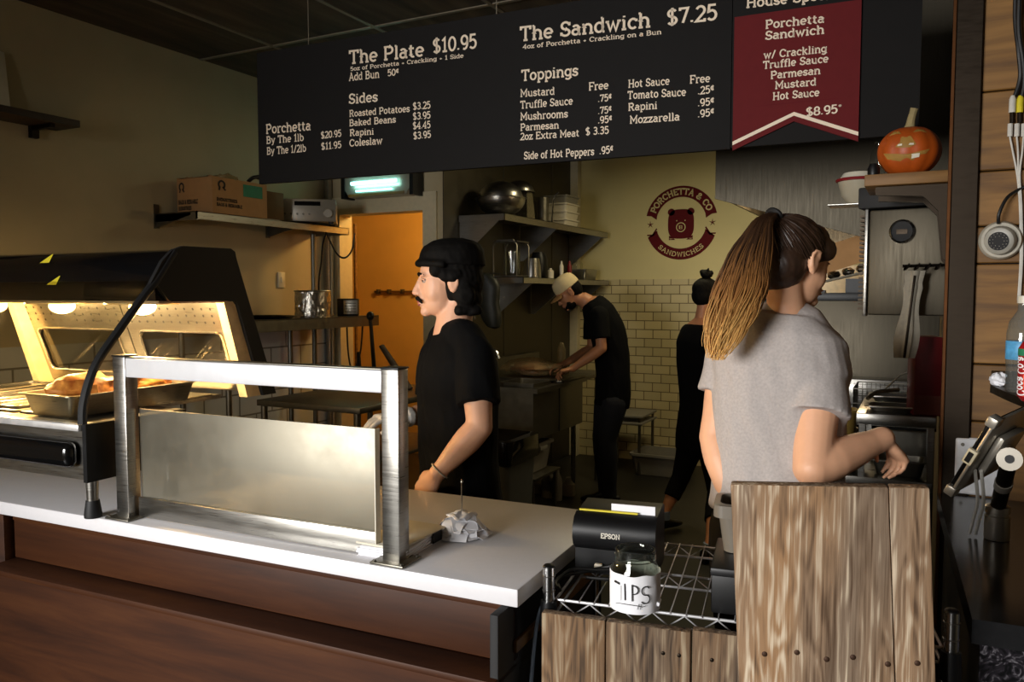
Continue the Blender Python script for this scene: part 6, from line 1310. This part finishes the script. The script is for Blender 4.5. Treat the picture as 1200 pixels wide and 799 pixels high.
HM = hairmat('brown_blond_hair', (58, 38, 24), (156, 106, 56), (240, 190, 112), zt - .24, zt + .06)
DK = pmat('brown_hair', (52, 35, 24), .42, var=.35, scale=24, stretch=(3, 3, 1))
hb = MB(); hb.ell(WW(0, .020, .040), (.079, .100, .084), 28, 18, R3); hb.ell(WW(0, .050, -.008), (.075, .066, .076), 24, 16, R3); hb.ell(WW(0, -.034, .066), (.064, .052, .046), 20, 14, R3)
for s in (-1, 1): hb.ell(WW(s * .062, -.045, .040), (.014, .034, .030), 14, 10, R3)
remeshed('hair', hb, DK, wo, org, .0045, 3, .0012, 50)
root = WW(0, .085, .098); m = MB(); rnd = random.Random(11)
# combed strands running up to the hair tie
for i in range(150):
    a = rnd.uniform(-2.5, 2.5); el_ = rnd.uniform(-.75, .2) if abs(a) < 1.9 else rnd.uniform(-.05, .35)
    d0 = V3((math.sin(a), math.cos(a), 0)); sd_ = V3((d0.x * .080 * math.cos(el_), .024 + d0.y * .100 * math.cos(el_), .032 + .084 * math.sin(el_)))
    if sd_.y < -.03: sd_.z = max(sd_.z, .055)
    pts = []
    for j in range(7):
        t_ = j / 6; q = sd_.lerp(V3((0, .085, .098)), t_); c_ = V3((0, .020, .038)); v = q - c_; rr_ = 1 / math.sqrt((v.x / .0805) ** 2 + (v.y / .1015) ** 2 + (v.z / .0855) ** 2); q = c_ + v * max(1.0, rr_) if t_ < .95 else q
        pts.append(WW(*q) - V3(org))
    m.tube(pts, [.0012, .0018, .002, .002, .002, .002, .0018], 5)
m.build('combed_strands', DK, wo)
m = MB(); m.tube([WW(.02 * math.cos(q), .088 + .012 * math.sin(q), .104 + .014 * math.sin(q)) - V3(org) for q in [2 * PI * j / 20 for j in range(20)]], .007, 10, closed=True); m.build('hair_tie', 'blackmatte', wo)
m = MB(); path = [(905, 252, 1.998), (893, 262, 1.956), (879, 296, 1.935), (868, 336, 1.930), (856, 372, 1.925), (845, 400, 1.925), (837, 425, 1.930)]; wid = [.013, .026, .046, .062, .058, .040, .014]
pc_ = [at_d(*p) for p in path]
for i in range(760):
    a = rnd.uniform(0, 2 * PI); rr_ = math.sqrt(rnd.random()); ln = rnd.uniform(.66, 1.0); ph = rnd.uniform(0, 6); pts = []
    for j in range(len(pc_)):
        w = wid[j] * (1.0 if j < 2 else 1); wav = .009 * math.sin(j * 1.7 + ph) * (j > 1)
        pts.append(pc_[j] + _r * (rr_ * math.cos(a) * w + wav) + _f * (rr_ * math.sin(a) * w * .45) + _u * (.004 * math.cos(j + ph)))
    P_ = spline(pts, 4); P_ = P_[:max(6, int(len(P_) * ln))]; n_ = len(P_)
    m.tube([p - V3(org) for p in P_], [.0019 * (1 - .7 * (k / (n_ - 1)) ** 2) for k in range(n_)], 4)
m.build('ponytail', HM, wo)
sb = MB(); torso(sb, sp, tl_, tl_, TF, .27, .985, .015, .75, 1.02)
sb.tube([shR.lerp(elR, -.06), shR.lerp(elR, .25), shR.lerp(elR, .58)], [.068, .076, .082], 22); sb.ell(shR, (.064,) * 3); [sb.tube([nb + V3((0, 0, -.014)), nb.lerp(q_, .5) + V3((0, 0, .014)), q_ + V3((0, 0, .006))], [.054, .054, .054], 18) for q_ in (shR, shL)]; sb.tube([shL.lerp(elL, -.06), shL.lerp(elL, .5)], [.062, .070], 20); sb.ell(shL, (.063,) * 3)
remeshed('t_shirt', sb, 'greyshirt', wo, org, .0055, 4, .009, 9)
pb = MB(); torso(pb, sp, tl_, tl_, TF, 0, .30, .009)
for h, k_, a_ in zip(hips, kn, an): leg(pb, h, k_, a_ + V3((0, 0, -.02)), .95, .009)
remeshed('trousers', pb, 'navy', wo, org, .007, 3, .003, 12)
for a_ in an: shoe('shoe', a_, tf, org, wo, k=.92)
# ------------------------------------------------------------------ man in the cap at the sink
org = at_d(712, 585, 5.95); org.z = 0
cm = thing('person', 'man in black t-shirt and cream cap bending over the sink by the tiled wall', 'person', org)
tf = hv(180 + 8); tl_ = lvec(tf); DM = 5.95
nb = at_d(690, 351, DM); sp = [at_d(716, 478, DM), at_d(719, 442, DM), at_d(712, 388, DM), nb]
H = head_mat(at_d(667, 343, DM), hv(183) * .80 + V3((0, 0, -.62)))
shL, elL, wrL = at_d(702, 369, DM - .19), at_d(705, 408, DM - .22), at_d(671, 432, DM - .20)
shR, elR, wrR = at_d(694, 369, DM + .19), at_d(694, 408, DM + .22), at_d(660, 427, DM + .10)
hips = [sp[0] + tl_ * s * .09 + V3((0, 0, .05)) for s in (1, -1)]; kn = [V3((h.x, h.y, .50)) + tf * .05 for h in hips]; an = [V3((h.x, h.y, .09)) + tf * .02 for h in hips]
b = MB(); torso(b, sp, tl_, tl_, TM, k=.93); head(b, H, nb, .056)
arm(b, shL, elL, wrL, .95); arm(b, shR, elR, wrR, .95)
hand(b, wrL, at_d(652, 436, DM - .2) - wrL, V3((0, 0, -1)), False, 1.0); hand(b, wrR, at_d(640, 430, DM + .05) - wrR, V3((0, 0, -1)), True, 1.0)
for h, k_, a_ in zip(hips, kn, an): leg(b, h, k_, a_, .95)
remeshed('body', b, 'skin2', cm, org, .0052, 2); cm['skin_name'] = 'skin2'; face_bits(cm, H, org); del cm['skin_name']
R3 = H.to_3x3(); WW = lambda x, y, z: H @ V3((x, y, z))
hb = MB(); hb.ell(WW(0, .045, .005), (.078, .066, .075), 20, 14, R3); hb.ell(WW(0, -.040, -.075), (.050, .050, .040), 18, 12, R3); hb.tube([WW(-.055, -.05, -.05), WW(0, -.085, -.09), WW(.055, -.05, -.05)], .016, 10)
remeshed('hair_and_beard', hb, 'hairblack', cm, org, .005, 2, .002, 50)
hb = MB(); hb.loft([[WW(.083 * w * math.cos(q), .012 + .103 * w * math.sin(q), z) for q in [2 * PI * j / 32 for j in range(32)]] for w, z in ((1.0, .035), (1.0, .055), (.96, .085), (.84, .115), (.62, .133), (.3, .142), (.02, .144))]); cp = remeshed('cap', hb, 'capwhite', cm, org, .005, 2)
m = MB(); br = [(.072 * math.sin(q), -.080 - .085 * math.cos(q) * (abs(q) < 1.6)) for q in [-1.5 + 3 * i / 12 for i in range(13)]]
m.loft([[WW(x, -.060 - (.10 * math.cos(q)) * t_, .042 - .018 * t_ - .010 * (x / .072) ** 2 + dz) - V3(org) for t_, dz in ((0, 0), (.5, .002), (1, 0), (1, -.006), (.5, -.004), (0, -.006))] for q, x in [(q, .074 * math.sin(q)) for q in [-1.45 + 2.9 * i / 14 for i in range(15)]]]); m.build('brim', 'capbrim', cp)
sb = MB(); torso(sb, sp, tl_, tl_, TM, .03, .965, .016, .8, .93)
for s_, e_ in ((shL, elL), (shR, elR)): sb.tube([s_.lerp(e_, -.05), s_.lerp(e_, .3), s_.lerp(e_, .72)], [.066, .068, .070], 20); sb.ell(s_, (.067,) * 3)
remeshed('t_shirt', sb, 'blackshirt', cm, org, .008, 3, .005, 13)
pb = MB(); torso(pb, sp, tl_, tl_, TM, 0, .22, .008, 0, .93)
for h, k_, a_ in zip(hips, kn, an): leg(pb, h, k_, a_ + V3((0, 0, -.02)), .95, .016)
remeshed('trousers', pb, 'navy', cm, org, .008, 3, .003, 12)
for a_ in an: shoe('shoe', a_, tf, org, cm)
# ------------------------------------------------------------------ woman with a bun, stepping away
DB = 5.3; org = at_d(815, 620, DB); org.z = 0
bw_ = thing('person', 'woman in sleeveless black top and leggings with a hair bun stepping towards the stove', 'person', org)
tf = hv(38); tl_ = lvec(tf); nb = at_d(822, 374, DB); sp = [at_d(822, 530, DB), at_d(819, 488, DB), at_d(818, 425, DB), nb]
H = head_mat(at_d(829, 347, DB), hv(30) + V3((0, 0, -.12)))
shR, elR, wrR = at_d(833, 398, DB - .15), at_d(842, 450, DB - .18), at_d(872, 468, DB - .05)
shL, elL, wrL = at_d(812, 398, DB + .15), at_d(825, 450, DB + .22), at_d(858, 462, DB + .2)
hipL, hipR = sp[0] + tl_ * .085 + V3((0, 0, .05)), sp[0] - tl_ * .085 + V3((0, 0, .05))
anR = at_z(832, 640, .09); knR = hipR.lerp(anR, .5) + tf * .06; anL = at_d(778, 602, DB - .02); knL = hipL.lerp(anL, .5) + tf * .03
b = MB(); torso(b, sp, tl_, tl_, TF); head(b, H, nb, .047, .97, True); arm(b, shR, elR, wrR, .88); arm(b, shL, elL, wrL, .88)
hand(b, wrR, wrR - elR, V3((0, 0, -1)), True, .92); hand(b, wrL, wrL - elL, V3((0, 0, -1)), False, .92)
leg(b, hipR, knR, anR, .95); leg(b, hipL, knL, anL, .95); remeshed('body', b, 'skin2', bw_, org, .0052, 2); bw_['skin_name'] = 'skin2'; face_bits(bw_, H, org, .97); del bw_['skin_name']
R3 = H.to_3x3(); WW = lambda x, y, z: H @ V3((x * .97, y * .97, z * .97))
hb = MB(); hb.ell(WW(0, .022, .040), (.080, .100, .084), 24, 16, R3); hb.ell(WW(0, .050, .0), (.074, .064, .072), 20, 14, R3); hb.ell(WW(0, -.040, .066), (.060, .050, .045), 18, 12, R3); remeshed('hair', hb, 'hairblack', bw_, org, .005, 2, .0025, 40)
hb = MB(); hb.ell(WW(0, .030, .148), (.040, .042, .030), 18, 12, R3); hb.tube([WW(.03 * math.cos(q), .03 + .032 * math.sin(q), .150 + .012 * math.sin(2 * q)) for q in [2 * PI * j / 16 for j in range(16)]], .016, 10, closed=True); hb.tube([WW(0, .03, .11), WW(0, .03, .15)], .022, 12); hb.tube([WW(-.01, .03, .16), WW(-.035, .05, .185)], [.014, .006], 8); remeshed('hair_bun', hb, 'hairblack', bw_, org, .0045, 2, .003, 50)
sb = MB(); torso(sb, sp, tl_, tl_, TF, .22, .93, .009, .1); remeshed('tank_top', sb, 'blackshirt', bw_, org, .006, 2, .002, 14)
pb = MB(); torso(pb, sp, tl_, tl_, TF, 0, .30, .008)
for h, k_, a_ in ((hipR, knR, anR), (hipL, knL, anL)):
    u = lambda t_: h.lerp(k_, t_); f_ = lambda t_: k_.lerp(a_, t_)
    pb.tube([u(0), u(.25), u(.6), u(1)], [.092, .088, .073, .060], 18); pb.ell(h, (.092,) * 3); pb.ell(k_, (.060,) * 3); pb.tube([f_(0), f_(.25), f_(.55)], [.060, .060, .054], 18)
remeshed('leggings', pb, 'blackpants', bw_, org, .006, 2, .002, 14)
for a_ in (anR, anL):
    shoe('shoe', a_, tf, org, bw_, 'blackplastic', .92, max(.002, a_.z - .10)); d_ = V3((0, 0, 1))
    MB().tube([a_ + V3((0, 0, -.035)) - V3(org), a_ + V3((0, 0, .02)) - V3(org)], [.041, .040], 18).build('sock', pmat('blue_grey_sock', (120, 136, 158), .9) if 'blue_grey_sock' not in bpy.data.materials else bpy.data.materials['blue_grey_sock'], bw_)
